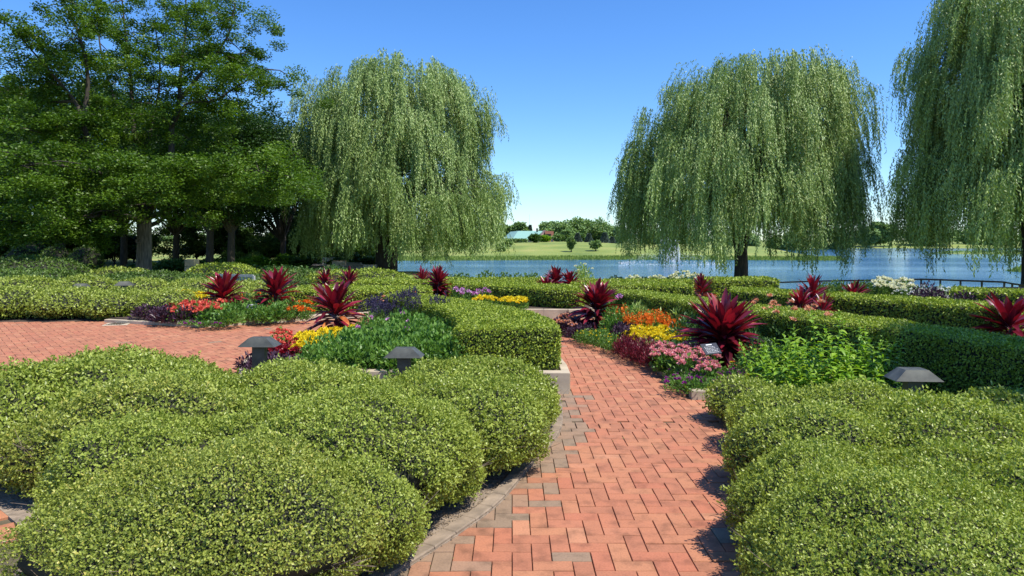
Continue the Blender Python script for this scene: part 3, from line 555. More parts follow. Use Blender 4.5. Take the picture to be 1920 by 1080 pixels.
cord(424, 13.75, .05, .90, .45, 1, 'dark red cordyline above the coral flowers, left of the little plaque')
cord(514, 13.7, .05, .97, .45, 2, 'dark red cordyline behind the green plants, right of the little plaque')
cord(634, 10.35, .17, .83, .46, 3, 'large dark red cordyline behind the yellow marigolds', 70)
cord(606, 18.4, .0, .84, .32, 4, 'small cordyline, left one of the pair in front of the bright dome', 60)
cord(651, 18.2, .0, .85, .34, 5, 'small cordyline, right one of the pair in front of the bright dome', 60)
cord(797, 19.7, -.03, .80, .34, 6, 'cordyline half hidden behind a fuller one at the lake hedge', 55)
cord(818, 16.9, .0, .92, .36, 7, 'full cordyline rising over the back of the square hedge', 90)
cord(1038, 19.0, .0, .84, .38, 8, 'tallest cordyline of the clump above the path end hedge', 80)
cord(1022, 18.2, .0, .62, .34, 9, 'low front cordyline of the clump above the path end hedge', 60)
cord(1070, 18.6, .0, .80, .36, 10, 'right cordyline of the clump above the path end hedge', 70)
cord(1116, 11.75, .05, .84, .42, 11, 'tall narrow cordyline at the left end of the right flower bed', 100)
cord(1350, 8.55, .05, .84, .50, 12, 'biggest cordyline, behind the black sign with white writing', 125)
cord(1318, 15.7, .0, .80, .32, 13, 'small cordyline above the row of white flowers', 60)
cord(1516, 12.0, .0, .97, .29, 14, 'rear upright cordyline of the group of three over the curving hedge', 70)
cord(1496, 11.7, .0, .78, .27, 15, 'left front cordyline of the group of three over the curving hedge', 60)
cord(1544, 11.4, .0, .70, .25, 16, 'right front cordyline of the group of three over the curving hedge', 50)
cord(1598, 15.8, .0, .66, .36, 17, 'low spreading cordyline beside the white dahlias', 45)
cord(1897, 9.9, .05, .76, .46, 18, 'cordyline cut by the right edge of the picture', 60)

# ------------------------------------------------------------------ bedding plants
def pompon(b, c, r, n, mi, flat=.8, ln=1.0):
    k = len(c); d = unit(rng.normal(size=(k, n, 3))); d[..., 2] = np.abs(d[..., 2]) * flat + .05; d = unit(d); P = (c[:, None] + d * (r * .25)).reshape(-1, 3); D = d.reshape(-1, 3)
    b.leaves(P, D, unit(np.cross(D, rng.normal(size=D.shape))), r * ln * U(.7, 1.1, k * n), r * .75, mi, rng.random(k * n), cup=.1)
def mound(leaf, flower=None, r=.15, h=.22, nleaf=220, L=.05, Wd=.03, nf=6, fr=.03, ftype='pompon', fpet=26, upright=.5, name='bedding_plant', cat='plant', stalk=.0, top=.75):
    def mk():
        t = thing(name, '', cat)
        d = unit(rng.normal(size=(nleaf, 3))); d[:, 2] = np.abs(d[:, 2]); q = rng.random(nleaf) ** .4
        P = d * q[:, None] * np.array([r, r, h]) + np.array([0, 0, .01]); D = unit(d * .8 + rng.normal(size=(nleaf, 3)) * .5 + np.array([0, 0, upright])); b = MB()
        b.leaves(P, D, unit(np.array([0, 0, 1.]) + rng.normal(size=(nleaf, 3)) * .5), L * U(.6, 1.2, nleaf), Wd * U(.7, 1.2, nleaf), 0, np.clip(q * .6 + U(-.1, .4, nleaf), 0, 1), cup=.12)
        for s_ in range(7):
            a = s_ * .9; b.tube([(0, 0, 0), (math.cos(a) * r * .4, math.sin(a) * r * .4, h * .5), (math.cos(a) * r * .7, math.sin(a) * r * .7, h * .85)], [.004, .003, .002], 3, 0, .2)
        b.build('foliage', [G[leaf]], t)
        if flower:
            b = MB(); az = np.arange(nf) * 2.4 + U(-.4, .4, nf); q = np.sqrt((np.arange(nf) + .5) / nf) * .92; c = np.c_[np.cos(az) * q * r, np.sin(az) * q * r, h * (np.sqrt(np.maximum(0, 1 - (q * top) ** 2))) + stalk * U(.3, 1, nf)]
            for p in c:
                b = MB()
                if ftype == 'pompon': pompon(b, p[None], fr * random.uniform(.8, 1.12), fpet, 0)
                elif ftype == 'daisy': pompon(b, p[None], fr * random.uniform(.7, 1.1), 10, 0, .35)
                else:
                    k = 34; hh = U(0, 1, k); a = U(0, 6.28, k); rad = fr * .45 * (1 - hh * .7); hs = fr * random.uniform(2.4, 4.2); lx, ly = random.gauss(0, .25), random.gauss(0, .25)
                    PP = np.c_[p[0] + np.cos(a) * rad + lx * hh * hs * .5, p[1] + np.sin(a) * rad + ly * hh * hs * .5, p[2] + hh * hs]
                    b.leaves(PP, np.c_[np.cos(a), np.sin(a), U(.3, 1.6, k)], unit(rng.normal(size=(k, 3))), fr * .8, fr * .4, 0, rng.random(k))
                b.build('flower', [G[flower]], t)
            if stalk > .05:
                b = MB()
                for p in c: b.tube([(p[0] * .3, p[1] * .3, h * .4), (p[0], p[1], p[2])], [.003, .002], 3, 0)
                b.build('stalks', [G[leaf]], t)
        return t
    return mk
def spots(poly, z, n, mind):
    xs = [p[0] for p in poly]; ys = [p[1] for p in poly]; W_ = [at(x, y, z)[:2] for x, y in poly]; wx = [p[0] for p in W_]; wy = [p[1] for p in W_]; out = []; tries = 0
    while len(out) < n and tries < 6000:
        tries += 1; x = random.uniform(min(wx), max(wx)); y = random.uniform(min(wy), max(wy))
        if not inpoly(np.array([x]), np.array([y]), W_)[0]: continue
        if all((x - a) ** 2 + (y - c) ** 2 > mind ** 2 for a, c in out): out.append((x, y))
    return out
def plant_patch(makers, poly, z, n, mind, label, group, sc=(.85, 1.2)):
    pr = Proto(makers)
    for (x, y) in spots(poly, z, n, mind): pr.put((x, y, (float(soilM(x)) if z in (.17, .03) and y < 12.8 and x < .6 else z) - .005), label, group, random.uniform(*sc))
def kinds(*a, k=3, **kw): return [mound(*a, **kw) for _ in range(k)]
zM, zR, zL = .17, .05, .07
# marigold bed (left of the square hedge)
plant_patch(kinds('purple', None, r=.15, h=.20, nleaf=260, L=.055, Wd=.028, name='coleus', cat='coleus'), [(462, 716), (560, 716), (565, 688), (465, 688)], .03, 12, .15, 'purple-black leafy plant at the foot of the olive bollard light', 'purple-black plants behind the olive bollard')
plant_patch(kinds('maroon', 'red', r=.15, h=.22, nleaf=200, L=.05, Wd=.03, nf=10, fr=.035, name='coleus', cat='coleus'), [(500, 692), (560, 694), (560, 670), (510, 668)], .03, 6, .17, 'red topped coleus between the olive bollard and the green mass', 'red coleus behind the olive bollard')
plant_patch(kinds('green', 'coral', r=.14, h=.24, nleaf=150, L=.06, Wd=.05, nf=7, fr=.038, name='geranium', cat='geranium'), [(512, 676), (565, 680), (570, 655), (525, 652)], .03, 7, .17, 'coral pink geranium left of the yellow marigolds', 'coral geraniums left of the marigolds')
plant_patch(kinds('green', 'yellow', r=.16, h=.25, nleaf=200, L=.045, Wd=.02, nf=8, fr=.056, fpet=40, name='marigold', cat='marigold'), [(552, 664), (600, 668), (690, 644), (665, 628), (570, 644)], zM, 16, .17, 'yellow marigold in the band before the large cordyline', 'yellow marigolds before the large cordyline', (.85, 1.1))
plant_patch(kinds('green', None, r=.24, h=.40, nleaf=520, L=.062, Wd=.04, name='leafy_plant', cat='leafy plant'), [(580, 698), (845, 704), (840, 640), (715, 638), (610, 672)], zM, 38, .23, 'bushy serrated green plant of the mass between bollard lights and square hedge', 'bushy green plants left of the square hedge', (.8, 1.12))
plant_patch(kinds('green', 'mauve', r=.2, h=.40, nleaf=320, L=.06, Wd=.036, nf=2, fr=.03, name='leafy_plant', cat='leafy plant'), [(690, 680), (800, 680), (820, 650), (650, 640)], zM, 4, .5, 'bushy green plant with a few small mauve flowers behind the dark bollard', 'green plants with mauve flowers')
plant_patch(kinds('mid', 'blue', r=.18, h=.42, nleaf=260, L=.05, Wd=.018, nf=12, fr=.035, ftype='spike', stalk=.14, name='salvia', cat='salvia'), [(680, 640), (835, 630), (790, 604), (700, 604)], zM, 15, .28, 'dark blue salvia spikes behind the green mass', 'dark blue salvias', (.85, 1.1))
plant_patch(kinds('deep', 'peach', r=.22, h=.5, nleaf=420, L=.06, Wd=.028, nf=3, fr=.035, stalk=.05, name='dahlia', cat='dahlia'), [(690, 612), (760, 612), (760, 600), (700, 598)], zM, 5, .35, 'dark green dahlia with few salmon flowers left of the orange celosia', 'dark dahlias behind the salvias', (.8, 1.1))
plant_patch(kinds('purple', 'orange', r=.12, h=.34, nleaf=160, L=.05, Wd=.026, nf=7, fr=.04, ftype='spike', name='celosia', cat='celosia'), [(752, 594), (782, 596), (782, 586), (752, 586)], zM, 3, .18, 'orange celosia at the left back corner of the square hedge', 'orange celosias by the square hedge')
# left bed
plant_patch(kinds('purple', None, r=.2, h=.22, nleaf=260, L=.07, Wd=.034, name='coleus', cat='coleus'), [(262, 603), (350, 609), (345, 592), (275, 590)], zL, 12, .21, 'purple-black leafy plant at the plaza corner of the left bed', 'purple-black plants of the left bed')
plant_patch(kinds('maroon', 'red', r=.18, h=.24, nleaf=160, L=.06, Wd=.034, nf=10, fr=.05, name='coleus', cat='coleus'), [(290, 594), (350, 594), (350, 587), (295, 586)], zL, 6, .24, 'deep red coleus behind the purple-black plants', 'deep red coleus of the left bed')
plant_patch(kinds('green', 'coral', r=.2, h=.30, nleaf=170, L=.08, Wd=.06, nf=9, fr=.055, name='geranium', cat='geranium'), [(328, 606), (408, 608), (425, 588), (345, 586)], zL, 13, .23, 'coral geranium at the foot of the left cordyline', 'coral geraniums of the left bed')
plant_patch(kinds('green', 'yellow', r=.18, h=.38, nleaf=160, L=.06, Wd=.03, nf=8, fr=.06, name='marigold', cat='marigold'), [(342, 588), (400, 588), (400, 582), (342, 582)], zL, 5, .3, 'yellow marigold between boxwood dome and coral geraniums', 'yellow marigolds of the left bed')
plant_patch(kinds('green', None, r=.24, h=.30, nleaf=330, L=.075, Wd=.045, name='leafy_plant', cat='leafy plant'), [(415, 611), (550, 601), (548, 588), (415, 592)], zL, 18, .26, 'bushy light green plant behind the pale stone kerb of the left bed', 'green plants of the left bed')
plant_patch(kinds('green', 'orange', r=.16, h=.22, nleaf=180, L=.05, Wd=.025, nf=7, fr=.04, name='marigold', cat='marigold'), [(545, 602), (582, 600), (580, 588), (545, 590)], zL, 6, .2, 'orange-yellow marigold at the right end of the left bed', 'orange-yellow marigolds of the left bed')
plant_patch(kinds('green', 'violet', r=.16, h=.07, nleaf=140, L=.045, Wd=.022, nf=3, fr=.03, name='verbena', cat='verbena'), [(345, 611), (400, 613.5), (420, 611), (350, 606)], zL, 6, .2, 'tiny creeping verbena with purple flowers at the tip of the left bed', 'creeping verbena of the left bed')
plant_patch(kinds('deep', 'orange', r=.25, h=.42, nleaf=330, L=.08, Wd=.04, nf=2, fr=.04, name='dahlia', cat='dahlia'), [(440, 588), (560, 585), (560, 578), (440, 580)], zL, 8, .4, 'leafy dark green plant between and behind the left bed cordylines', 'dark plants between the left cordylines')
# path end
plant_patch(kinds('green', 'yellow', r=.2, h=.24, nleaf=200, L=.06, Wd=.03, nf=9, fr=.06, name='marigold', cat='marigold'), [(905, 578), (985, 586), (985, 577), (905, 571)], .17, 8, .24, 'pale yellow marigold at the back of the square hedge, before the path end hedge', 'yellow marigolds behind the square hedge', (.8, 1.))
plant_patch(kinds('green', 'mauve', r=.2, h=.3, nleaf=200, L=.06, Wd=.035, nf=5, fr=.06, name='dahlia', cat='dahlia'), [(858, 572), (910, 574), (910, 566), (858, 565)], .17, 5, .3, 'mauve flowered plant right of the full cordyline', 'mauve plants right of the full cordyline')
plant_patch(kinds('pale', None, r=.28, h=.46, nleaf=300, L=.12, Wd=.03, name='leafy_plant', cat='leafy plant'), [(735, 570), (870, 568), (870, 558), (735, 560)], .0, 12, .4, 'pale green feathery plant between the flat hedges left of the full cordyline', 'pale green plants between the flat hedges')
# right flower bed
plant_patch(kinds('purple', 'peach', r=.12, h=.2, nleaf=160, L=.06, Wd=.035, nf=5, fr=.04, name='coleus', cat='coleus'), [(1040, 622), (1075, 628), (1080, 606), (1050, 604)], zR, 7, .17, 'purple coleus with peach leaves at the tip of the right bed', 'coleus at the tip of the right bed')
plant_patch(kinds('purple', None, r=.14, h=.18, nleaf=180, L=.05, Wd=.028, name='basil', cat='basil'), [(1062, 634), (1092, 640), (1120, 624), (1070, 618)], zR, 6, .18, 'purple-black basil under the tall narrow cordyline', 'purple basil under the tall cordyline')
plant_patch(kinds('green', 'yellow', r=.13, h=.16, nleaf=230, L=.035, Wd=.016, nf=3, fr=.014, name='creeping_daisy', cat='creeping daisy'), [(1082, 640), (1145, 660), (1178, 650), (1120, 632)], zR, 18, .15, 'low bright green plant along the brick kerb, left of the maroon ones', 'low green plants along the brick kerb')
plant_patch(kinds('maroon', None, r=.14, h=.19, nleaf=330, L=.045, Wd=.013, upright=.9, name='alternanthera', cat='maroon plant'), [(1152, 662), (1222, 690), (1243, 672), (1185, 652)], zR, 20, .13, 'fine leaved maroon plant along the brick kerb', 'maroon plants along the brick kerb')
plant_patch(kinds('purple', None, r=.15, h=.25, nleaf=220, L=.055, Wd=.03, name='basil', cat='basil'), [(1152, 648), (1190, 652), (1195, 638), (1160, 636)], zR, 4, .2, 'purple basil plant left of the yellow marigolds', 'purple basil by the marigolds')
plant_patch(kinds('deep', 'yellow', r=.17, h=.22, nleaf=200, L=.045, Wd=.018, nf=9, fr=.05, fpet=34, name='marigold', cat='marigold'), [(1190, 656), (1272, 660), (1278, 642), (1195, 634)], zR, 13, .22, 'lemon yellow marigold in front of the orange celosias', 'lemon marigolds of the right bed', (.8, 1.05))
plant_patch(kinds('green', 'orange', r=.14, h=.28, nleaf=150, L=.055, Wd=.02, nf=8, fr=.042, ftype='spike', name='celosia', cat='celosia'), [(1162, 636), (1272, 642), (1280, 631), (1165, 624)], zR, 13, .2, 'flame orange celosia behind the lemon marigolds', 'orange celosias of the right bed', (.85, 1.15))
def tuft():
    t = thing('ornamental_grass', '', 'grass tuft'); n = 380; az = U(0, 6.28, n); el = U(.6, 1.5, n); b = MB()
    b.strips(np.c_[U(-.06, .06, n), U(-.06, .06, n), np.zeros(n)], np.c_[np.cos(az) * np.cos(el), np.sin(az) * np.cos(el), np.sin(el)], U(.25, .42, n), .007, U(.3, .9, n), 5, 0, rng.random(n), peak=.3); b.build('blades', [G['grass']], t); return t
pr = Proto([tuft]); pr.put(at(1212, 664, zR), 'pale yellow-green grass tuft below the lemon marigolds, left one', None, 1.0); pr.put(at(1240, 658, zR), 'pale yellow-green grass tuft below the lemon marigolds, right one', None, .85)
plant_patch(kinds('deep', None, r=.2, h=.2, nleaf=260, L=.045, Wd=.022, name='leafy_plant', cat='leafy plant'), [(1245, 672), (1320, 672), (1320, 648), (1270, 646)], zR, 10, .22, 'low dark green plant between grass tuft and biggest cordyline', 'dark green plants left of the biggest cordyline')
plant_patch(kinds('green', 'pink', r=.15, h=.24, nleaf=170, L=.06, Wd=.05, nf=7, fr=.045, fpet=36, name='geranium', cat='geranium'), [(1228, 698), (1330, 722), (1326, 690), (1240, 674)], zR, 16, .19, 'pink geranium in the cluster left of the black sign', 'pink geraniums left of the black sign', (.85, 1.1))
plant_patch(kinds('green', 'violet', r=.18, h=.10, nleaf=330, L=.035, Wd=.016, nf=4, fr=.024, name='verbena', cat='verbena'), [(1285, 737), (1420, 737), (1420, 706), (1262, 706)], zR, 22, .17, 'creeping green verbena with purple flowers at the short stone kerb', 'purple verbena at the short kerb')
plant_patch(kinds('pale', 'yellow', r=.2, h=.16, nleaf=330, L=.035, Wd=.018, nf=4, fr=.018, name='creeping_daisy', cat='creeping daisy'), [(1385, 738), (1560, 745), (1560, 720), (1400, 705)], zR, 18, .2, 'yellow-green low plant right of the purple verbena', 'yellow-green low plants right of the verbena')
plant_patch(kinds('pale', None, r=.22, h=.42, nleaf=420, L=.10, Wd=.022, name='leafy_plant', cat='leafy plant'), [(1195, 632), (1310, 642), (1320, 620), (1195, 610)], zR, 13, .3, 'pale green thin leaved plant behind the orange celosias', 'pale green plants behind the celosias')
plant_patch(kinds('green', None, r=.22, h=.40, nleaf=420, L=.055, Wd=.03, name='leafy_plant', cat='leafy plant'), [(1125, 632), (1210, 626), (1215, 608), (1135, 608)], zR, 12, .28, 'mid green leafy plant right of the tall narrow cordyline', 'green plants right of the tall cordyline')
plant_patch(kinds('green', 'mauve', r=.18, h=.5, nleaf=300, L=.06, Wd=.03, nf=2, fr=.06, stalk=.08, name='dahlia', cat='dahlia'), [(1160, 614), (1262, 618), (1262, 606), (1160, 604)], zR, 7, .28, 'purple dahlia in front of the curving hedge', 'purple dahlias of the right bed', (.9, 1.1))
plant_patch(kinds('deep', 'peach', r=.2, h=.52, nleaf=420, L=.06, Wd=.028, nf=3, fr=.045, stalk=.16, name='dahlia', cat='dahlia'), [(1420, 672), (1560, 690), (1550, 660), (1420, 645)], zR, 13, .28, 'peach dahlia on long stalks against the dark hedge', 'peach dahlias against the dark hedge')
plant_patch(kinds('deep', None, r=.26, h=.42, nleaf=520, L=.06, Wd=.028, name='leafy_plant', cat='leafy plant'), [(1270, 660), (1320, 650), (1330, 625), (1280, 625)], zR, 6, .3, 'dark green plant left of and behind the biggest cordyline', 'dark plants behind the biggest cordyline')
plant_patch(kinds('deep', None, r=.24, h=.34, nleaf=520, L=.055, Wd=.026, name='leafy_plant', cat='leafy plant'), [(1400, 712), (1460, 720), (1450, 665), (1395, 665)], zR, 9, .25, 'dark green plant right of the biggest cordyline', 'dark plants right of the biggest cordyline')
def tallp(h, nst):
    def mk():
        t = thing('tall_perennial', '', 'tall plant'); b = MB(); sb = MB()
        for s_ in range(nst):
            a = s_ * 2.4; q = .05 + .1 * math.sqrt(s_); hh = h * random.uniform(.72, 1.); x1, y1 = math.cos(a) * q * 1.3, math.sin(a) * q * 1.3; sb.tube([(x1 * .3, y1 * .3, 0), (x1 * .8, y1 * .8, hh * .55), (x1, y1, hh)], [.006, .0045, .002], 5, 0)
            n = int(hh * 46); f = np.linspace(.12, 1, n); az = np.arange(n) * 2.4 + s_; el = np.radians(5 + 60 * f ** 5) + U(-.25, .25, n); kx = x1 * (.3 + .7 * f)
            b.strips(np.c_[kx, y1 * (.3 + .7 * f), f * hh], np.c_[np.cos(az) * np.cos(el), np.sin(az) * np.cos(el), np.sin(el)], np.where(f > .93, .06, .135 - .04 * f) * U(.8, 1.2, n), np.where(f > .93, .018, .042), U(.2, .6, n), 4, 0, rng.random(n), peak=.38)
        b.build('leaves', [G['lime']], t); sb.build('stems', [G['lime']], t); return t
    return mk
pr = {k: Proto([tallp(h, n), tallp(h * .95, n)]) for k, h, n in (('t', .90, 3), ('m', .58, 5), ('s', .42, 5))}
TG = 'lime green tall plants of the right bed'
for (x, y_, k, sc) in ((1568, 752, 't', 1.0), (1590, 745, 't', .84), (1632, 745, 't', .80), (1612, 752, 't', .72), (1655, 748, 't', .70), (1540, 748, 'm', 1.), (1575, 742, 'm', 1.05), (1610, 740, 'm', 1.), (1645, 752, 'm', .8), (1560, 762, 's', 1.), (1600, 762, 's', 1.1), (1640, 764, 's', .9)):
    p = at(x, y_, zR); pr[k].put(p, 'lime green tall leafy plant in the higher clump left of the grey bollard', 'higher clump of lime green plants', sc)
for (x, y_, k, sc) in ((1435, 735, 'm', .8), (1460, 730, 'm', .9), (1490, 732, 'm', .88), (1515, 738, 'm', .85), (1450, 748, 's', .95), (1480, 752, 's', 1.), (1510, 754, 's', 1.05), (1530, 757, 's', .9), (1425, 720, 'm', .8), (1475, 718, 'm', .95), (1505, 720, 'm', 1.0)):
    p = at(x, y_, zR); pr[k].put(p, 'lime green leafy plant in the lower clump below the peach dahlias', 'lower clump of lime green plants', sc)
# beyond the long hedge
plant_patch(kinds('purple', None, r=.28, h=.52, nleaf=420, L=.06, Wd=.03, name='smokebush', cat='purple shrub'), [(1720, 590), (1860, 625), (1870, 600), (1740, 578)], .05, 12, .4, 'dark purple shrub before the hedge, left of the right edge cordyline', 'dark purple shrubs at the right')
plant_patch(kinds('mid', 'cream', r=.22, h=.34, nleaf=260, L=.06, Wd=.035, nf=1, fr=.04, name='rose', cat='rose'), [(1560, 596), (1740, 628), (1740, 606), (1570, 580)], .05, 16, .35, 'low green rose bush between the two long hedges', 'low roses between the hedges')
plant_patch(kinds('mid', 'white', r=.26, h=.40, nleaf=240, L=.06, Wd=.035, nf=12, fr=.035, ftype='daisy', name='petunia', cat='white flowers'), [(1690, 575), (1835, 590), (1840, 575), (1700, 562)], .0, 26, .33, 'white flowered low plant in the bank behind the right hedge', 'white flowers on the right')
plant_patch(kinds('mid', 'cream', r=.22, h=.44, nleaf=260, L=.08, Wd=.04, nf=4, fr=.085, fpet=40, stalk=.06, name='dahlia', cat='dahlia'), [(1628, 568), (1700, 572), (1700, 560), (1640, 556)], .0, 6, .45, 'creamy white dahlia right of the low spreading cordyline', 'cream dahlias on the right')
plant_patch(kinds('mid', None, r=.35, h=.42, nleaf=420, L=.08, Wd=.04, name='shrub', cat='shrub'), [(1540, 567), (1700, 565), (1700, 555), (1540, 556)], .0, 14, .5, 'mid green low shrub around the low spreading cordyline', 'green shrubs around the spreading cordyline')
plant_patch(kinds('mid', 'white', r=.25, h=.22, nleaf=160, L=.06, Wd=.035, nf=8, fr=.045, ftype='daisy', name='petunia', cat='white flowers'), [(1320, 571), (1395, 575), (1395, 566), (1320, 564)], .0, 8, .35, 'white flowered plant in the row right of the small cordyline', 'white flowers below the small cordyline')
plant_patch(kinds('mid', 'cream', r=.3, h=.48, nleaf=200, L=.08, Wd=.04, nf=5, fr=.07, name='rose', cat='rose'), [(1180, 545), (1310, 545), (1310, 540), (1180, 540)], -.02, 16, .5, 'cream flowered rose bush along the farthest hedge', 'cream roses along the farthest hedge')
plant_patch(kinds('pale', 'cream', r=.35, h=.7, nleaf=300, L=.12, Wd=.04, nf=3, fr=.05, name='shrub', cat='shrub'), [(1085, 538), (1100, 538), (1100, 536), (1085, 536)], -.02, 2, .4, 'pale green shrub right of the cordyline clump over the water', 'pale shrubs by the cordyline clump')
plant_patch(kinds('mid', None, r=.4, h=.45, nleaf=260, L=.10, Wd=.05, name='shrub', cat='shrub'), [(850, 541), (1000, 541), (1000, 537), (850, 537)], -.02, 8, .6, 'low shrub on the bank left of the cordyline clump', 'low shrubs on the bank')
plant_patch(kinds('deep', 'peach', r=.25, h=.3, nleaf=260, L=.07, Wd=.035, nf=2, fr=.04, name='rose', cat='rose'), [(1150, 560), (1480, 590), (1480, 578), (1150, 553)], .02, 16, .5, 'low plant with few peach flowers behind the curving hedge', 'low roses behind the curving hedge')

# ------------------------------------------------------------------ signs and labels
def sign(px, py, Y, zb, w, h, tilt, yaw, label, m='label', lines=5):
    p = atY(px, py, Y); t = thing('plant_sign', label, 'plant sign', (p[0], p[1], zb), yaw); zc = p[2] - zb; c, s_ = math.cos(tilt), math.sin(tilt)
    b = MB(); b.box((0, 0, 0), (w, h, .006), 0, .5, 0, .002)
    def tilt_(b):
        for k, V in enumerate(b.V): b.V[k] = np.c_[V[:, 0], V[:, 1] * c - V[:, 2] * s_, V[:, 1] * s_ + V[:, 2] * c + zc]
        return b
    tilt_(b).build('board', [G[m]], t)
    b = MB(); b.box((-.02 * w, h * .36, .0045), (w * .36, h * .07, .0015), 0); rs = random.Random(3)
    for q in range(lines):
        x = -w * .36; yy = h * .17 - q * h * .13; end = w * rs.uniform(.2, .36)
        while x < end: l = rs.uniform(.03, .10) * w; b.box((x + l / 2, yy, .0045), (l * .7, h * .032, .0015), 0); x += l + w * .02
    tilt_(b).build('writing', [G['ink']], t)
    b = MB(); b.tube([(0, .01, 0), (0, .005, zc - .01)], .005, 6, 0); b.build('stake', [G['black']], t)
sign(1333, 654, 7.55, .05, .24, .14, math.radians(48), math.radians(28), 'black tilted plant sign with white writing before the biggest cordyline')
sign(472, 575, 13.2, .07, .20, .12, math.radians(55), math.radians(8), 'dark plant sign with white writing between the two left bed cordylines')
sign(1225, 638, 9.6, .05, .07, .04, math.radians(50), 0, 'tiny dark plant label beside the grass tuft', lines=1)
sign(1541, 679, 6.9, .05, .09, .05, math.radians(35), .2, 'tiny grey-blue plant label among the lime green plants', lines=1)

# ------------------------------------------------------------------ trees
def to(p, Y0):   # pixel, extra depth -> world
    return np.array(atY(p[0], p[1], Y0 + (p[2] if len(p) > 2 else 0)))
def willow(px, Yb, zb, prof, label, seed, leafn=780000, extra=(), zmin=(.2, 1.6), trunkr=.42, double=False, trunk_gap=0.0):
    """prof: (px_left, px_right, py) silhouette rows from top to bottom, read at the tree's own distance"""
    g = np.random.default_rng(seed); X0 = (px - CX) / F * Yb; t = thing('weeping_willow', label, 'willow', (X0, Yb, zb)); org = np.array([X0, Yb, zb])
    rows = np.array([((l - CX) / F * Yb, (r - CX) / F * Yb, CH - (y - HY) / F * Yb) for l, r, y in prof]); rows = rows[np.argsort(rows[:, 2])]
    zt = rows[-1, 2]; casc = []
    def env(z): return np.interp(z, rows[:, 2], rows[:, 0]), np.interp(z, rows[:, 2], rows[:, 1])
    zs = np.linspace(rows[0, 2] + 2.0, zt, 17)
    for zi, z in enumerate(zs):
        l, r = env(z); cx_ = (l + r) / 2; R = (r - l) / 2; m = max(3, int(2.0 * R + 3))
        for q in range(m):
            a = 2 * math.pi * (q + g.uniform(-.3, .3)) / m + zi * 1.3; rr = R * g.uniform(.74, .93) * (1 - .10 * math.sin(3 * a + zi)); c = np.array([cx_ + math.cos(a) * rr, Yb + math.sin(a) * rr * .9, z + g.uniform(-.3, .25)])
            casc.append((c, g.uniform(2.2, 4.6) * (1 if zi < 13 else .8), g.uniform(.5, .95), a, R))
        for q in range(int(R * .9)):
            a = g.uniform(0, 6.28); rr = R * math.sqrt(g.uniform(0, .45)); casc.append((np.array([cx_ + math.cos(a) * rr, Yb + math.sin(a) * rr, z]), g.uniform(1.5, 3.), g.uniform(.5, .9), a, R))
    for (ex, ey, dep, ln, w) in extra: casc.append((np.array(atY(ex, ey, Yb + dep)), ln, w, 0 if ex > px else math.pi, 3))
    P = []; D = []; R_ = []; NB = []; tot = sum(c[2] * c[1] for c in casc); lb = MB(); tb = MB()
    ztk = zb + (zt - zb) * .30
    for c, ln, w, a, R in casc:
        ns = max(8, int(leafn * c_w if False else leafn / tot * w * ln / (ln / .055))); ns = int(max(10, leafn * w / tot * ln * .055 / ln))
        o2 = np.array([math.cos(a), math.sin(a), 0]); nb = max(3, ns // 9); bo = g.normal(0, 1, (nb, 3)) * np.array([w * .60, w * .60, .25]); bo[:, 2] -= .4 * (bo[:, 0] ** 2 + bo[:, 1] ** 2); bi = g.integers(0, nb, ns); off = bo[bi] + g.normal(0, 1, (ns, 3)) * np.array([.17, .17, .2]); off[:, 2] = np.minimum(off[:, 2], .28)
        lens = ln * g.uniform(.30, 1.12, nb)[bi] * g.uniform(.7, 1.08, ns) * (1 - .2 * np.hypot(off[:, 0], off[:, 1]) / w / 2)
        st = c + off; zlow = g.uniform(zmin[0], zmin[1], ns) + .5 * np.sin(st[:, 0] * 1.1 + seed) + .3 * np.sin(st[:, 0] * 2.9) + trunk_gap * np.exp(-((st[:, 0] - X0) / .9) ** 2) * (st[:, 1] < Yb + 1); lens = np.minimum(lens, st[:, 2] - zlow); ok = lens > .4; st, lens = st[ok], lens[ok]
        bi = bi[ok]; outw = g.uniform(.15, .75, nb)[bi]; sw = g.normal(0, .10, (nb, 2))[bi] + g.normal(0, .05, (len(st), 2)); bt = g.uniform(-.22, .22, nb)[bi]
        nl = np.maximum(4, (lens / .055).astype(int)); tt = np.concatenate([(np.arange(k) + g.random(k)) / k for k in nl]); ix = np.repeat(np.arange(len(st)), nl)
        s_ = tt; dn = lens[ix] * s_; ow = outw[ix] * (1 - np.exp(-3 * s_)); pp = st[ix] + o2 * ow[:, None] + np.c_[sw[ix, 0] * s_ * 1.5, sw[ix, 1] * s_ * 1.5, -dn + .25 * np.sin(np.pi * np.minimum(1, s_ * 4)) * .5]
        P.append(pp); D.append(np.c_[g.normal(0, .5, (len(pp), 2)), -np.ones(len(pp))]); NB.append(np.tile(o2 * .75 + np.array([0, 0, .35]), (len(pp), 1))); R_.append(np.clip(g.uniform(.15, .85, len(pp)) + bt[ix], 0, 1))
        if g.random() < .4:
            top = c + np.array([0, 0, .05]); axis = np.array([X0 + g.uniform(-.3, .3), Yb + g.uniform(-.3, .3), ztk + (c[2] - ztk) * g.uniform(.15, .5) if c[2] > ztk else ztk]); mid = (axis + top) / 2 + np.array([0, 0, .6 + .05 * R]); tb.tube(catmull([axis, mid, top - np.array([0, 0, .35])], 4) - org, np.linspace(.06, .012, 9), 4, 0)
    P = np.vstack(P); D = np.vstack(D); R_ = np.concatenate(R_); n = len(P); sz = max(.92, .0036 * Yb / .155)
    lb.leaves(P - org, D, np.vstack(NB) + rng.normal(size=(n, 3)) * .5,   .17 * sz * rng.uniform(.7, 1.2, n), .050 * sz, 0, R_); lb.build('crown', [G['willow']], t)
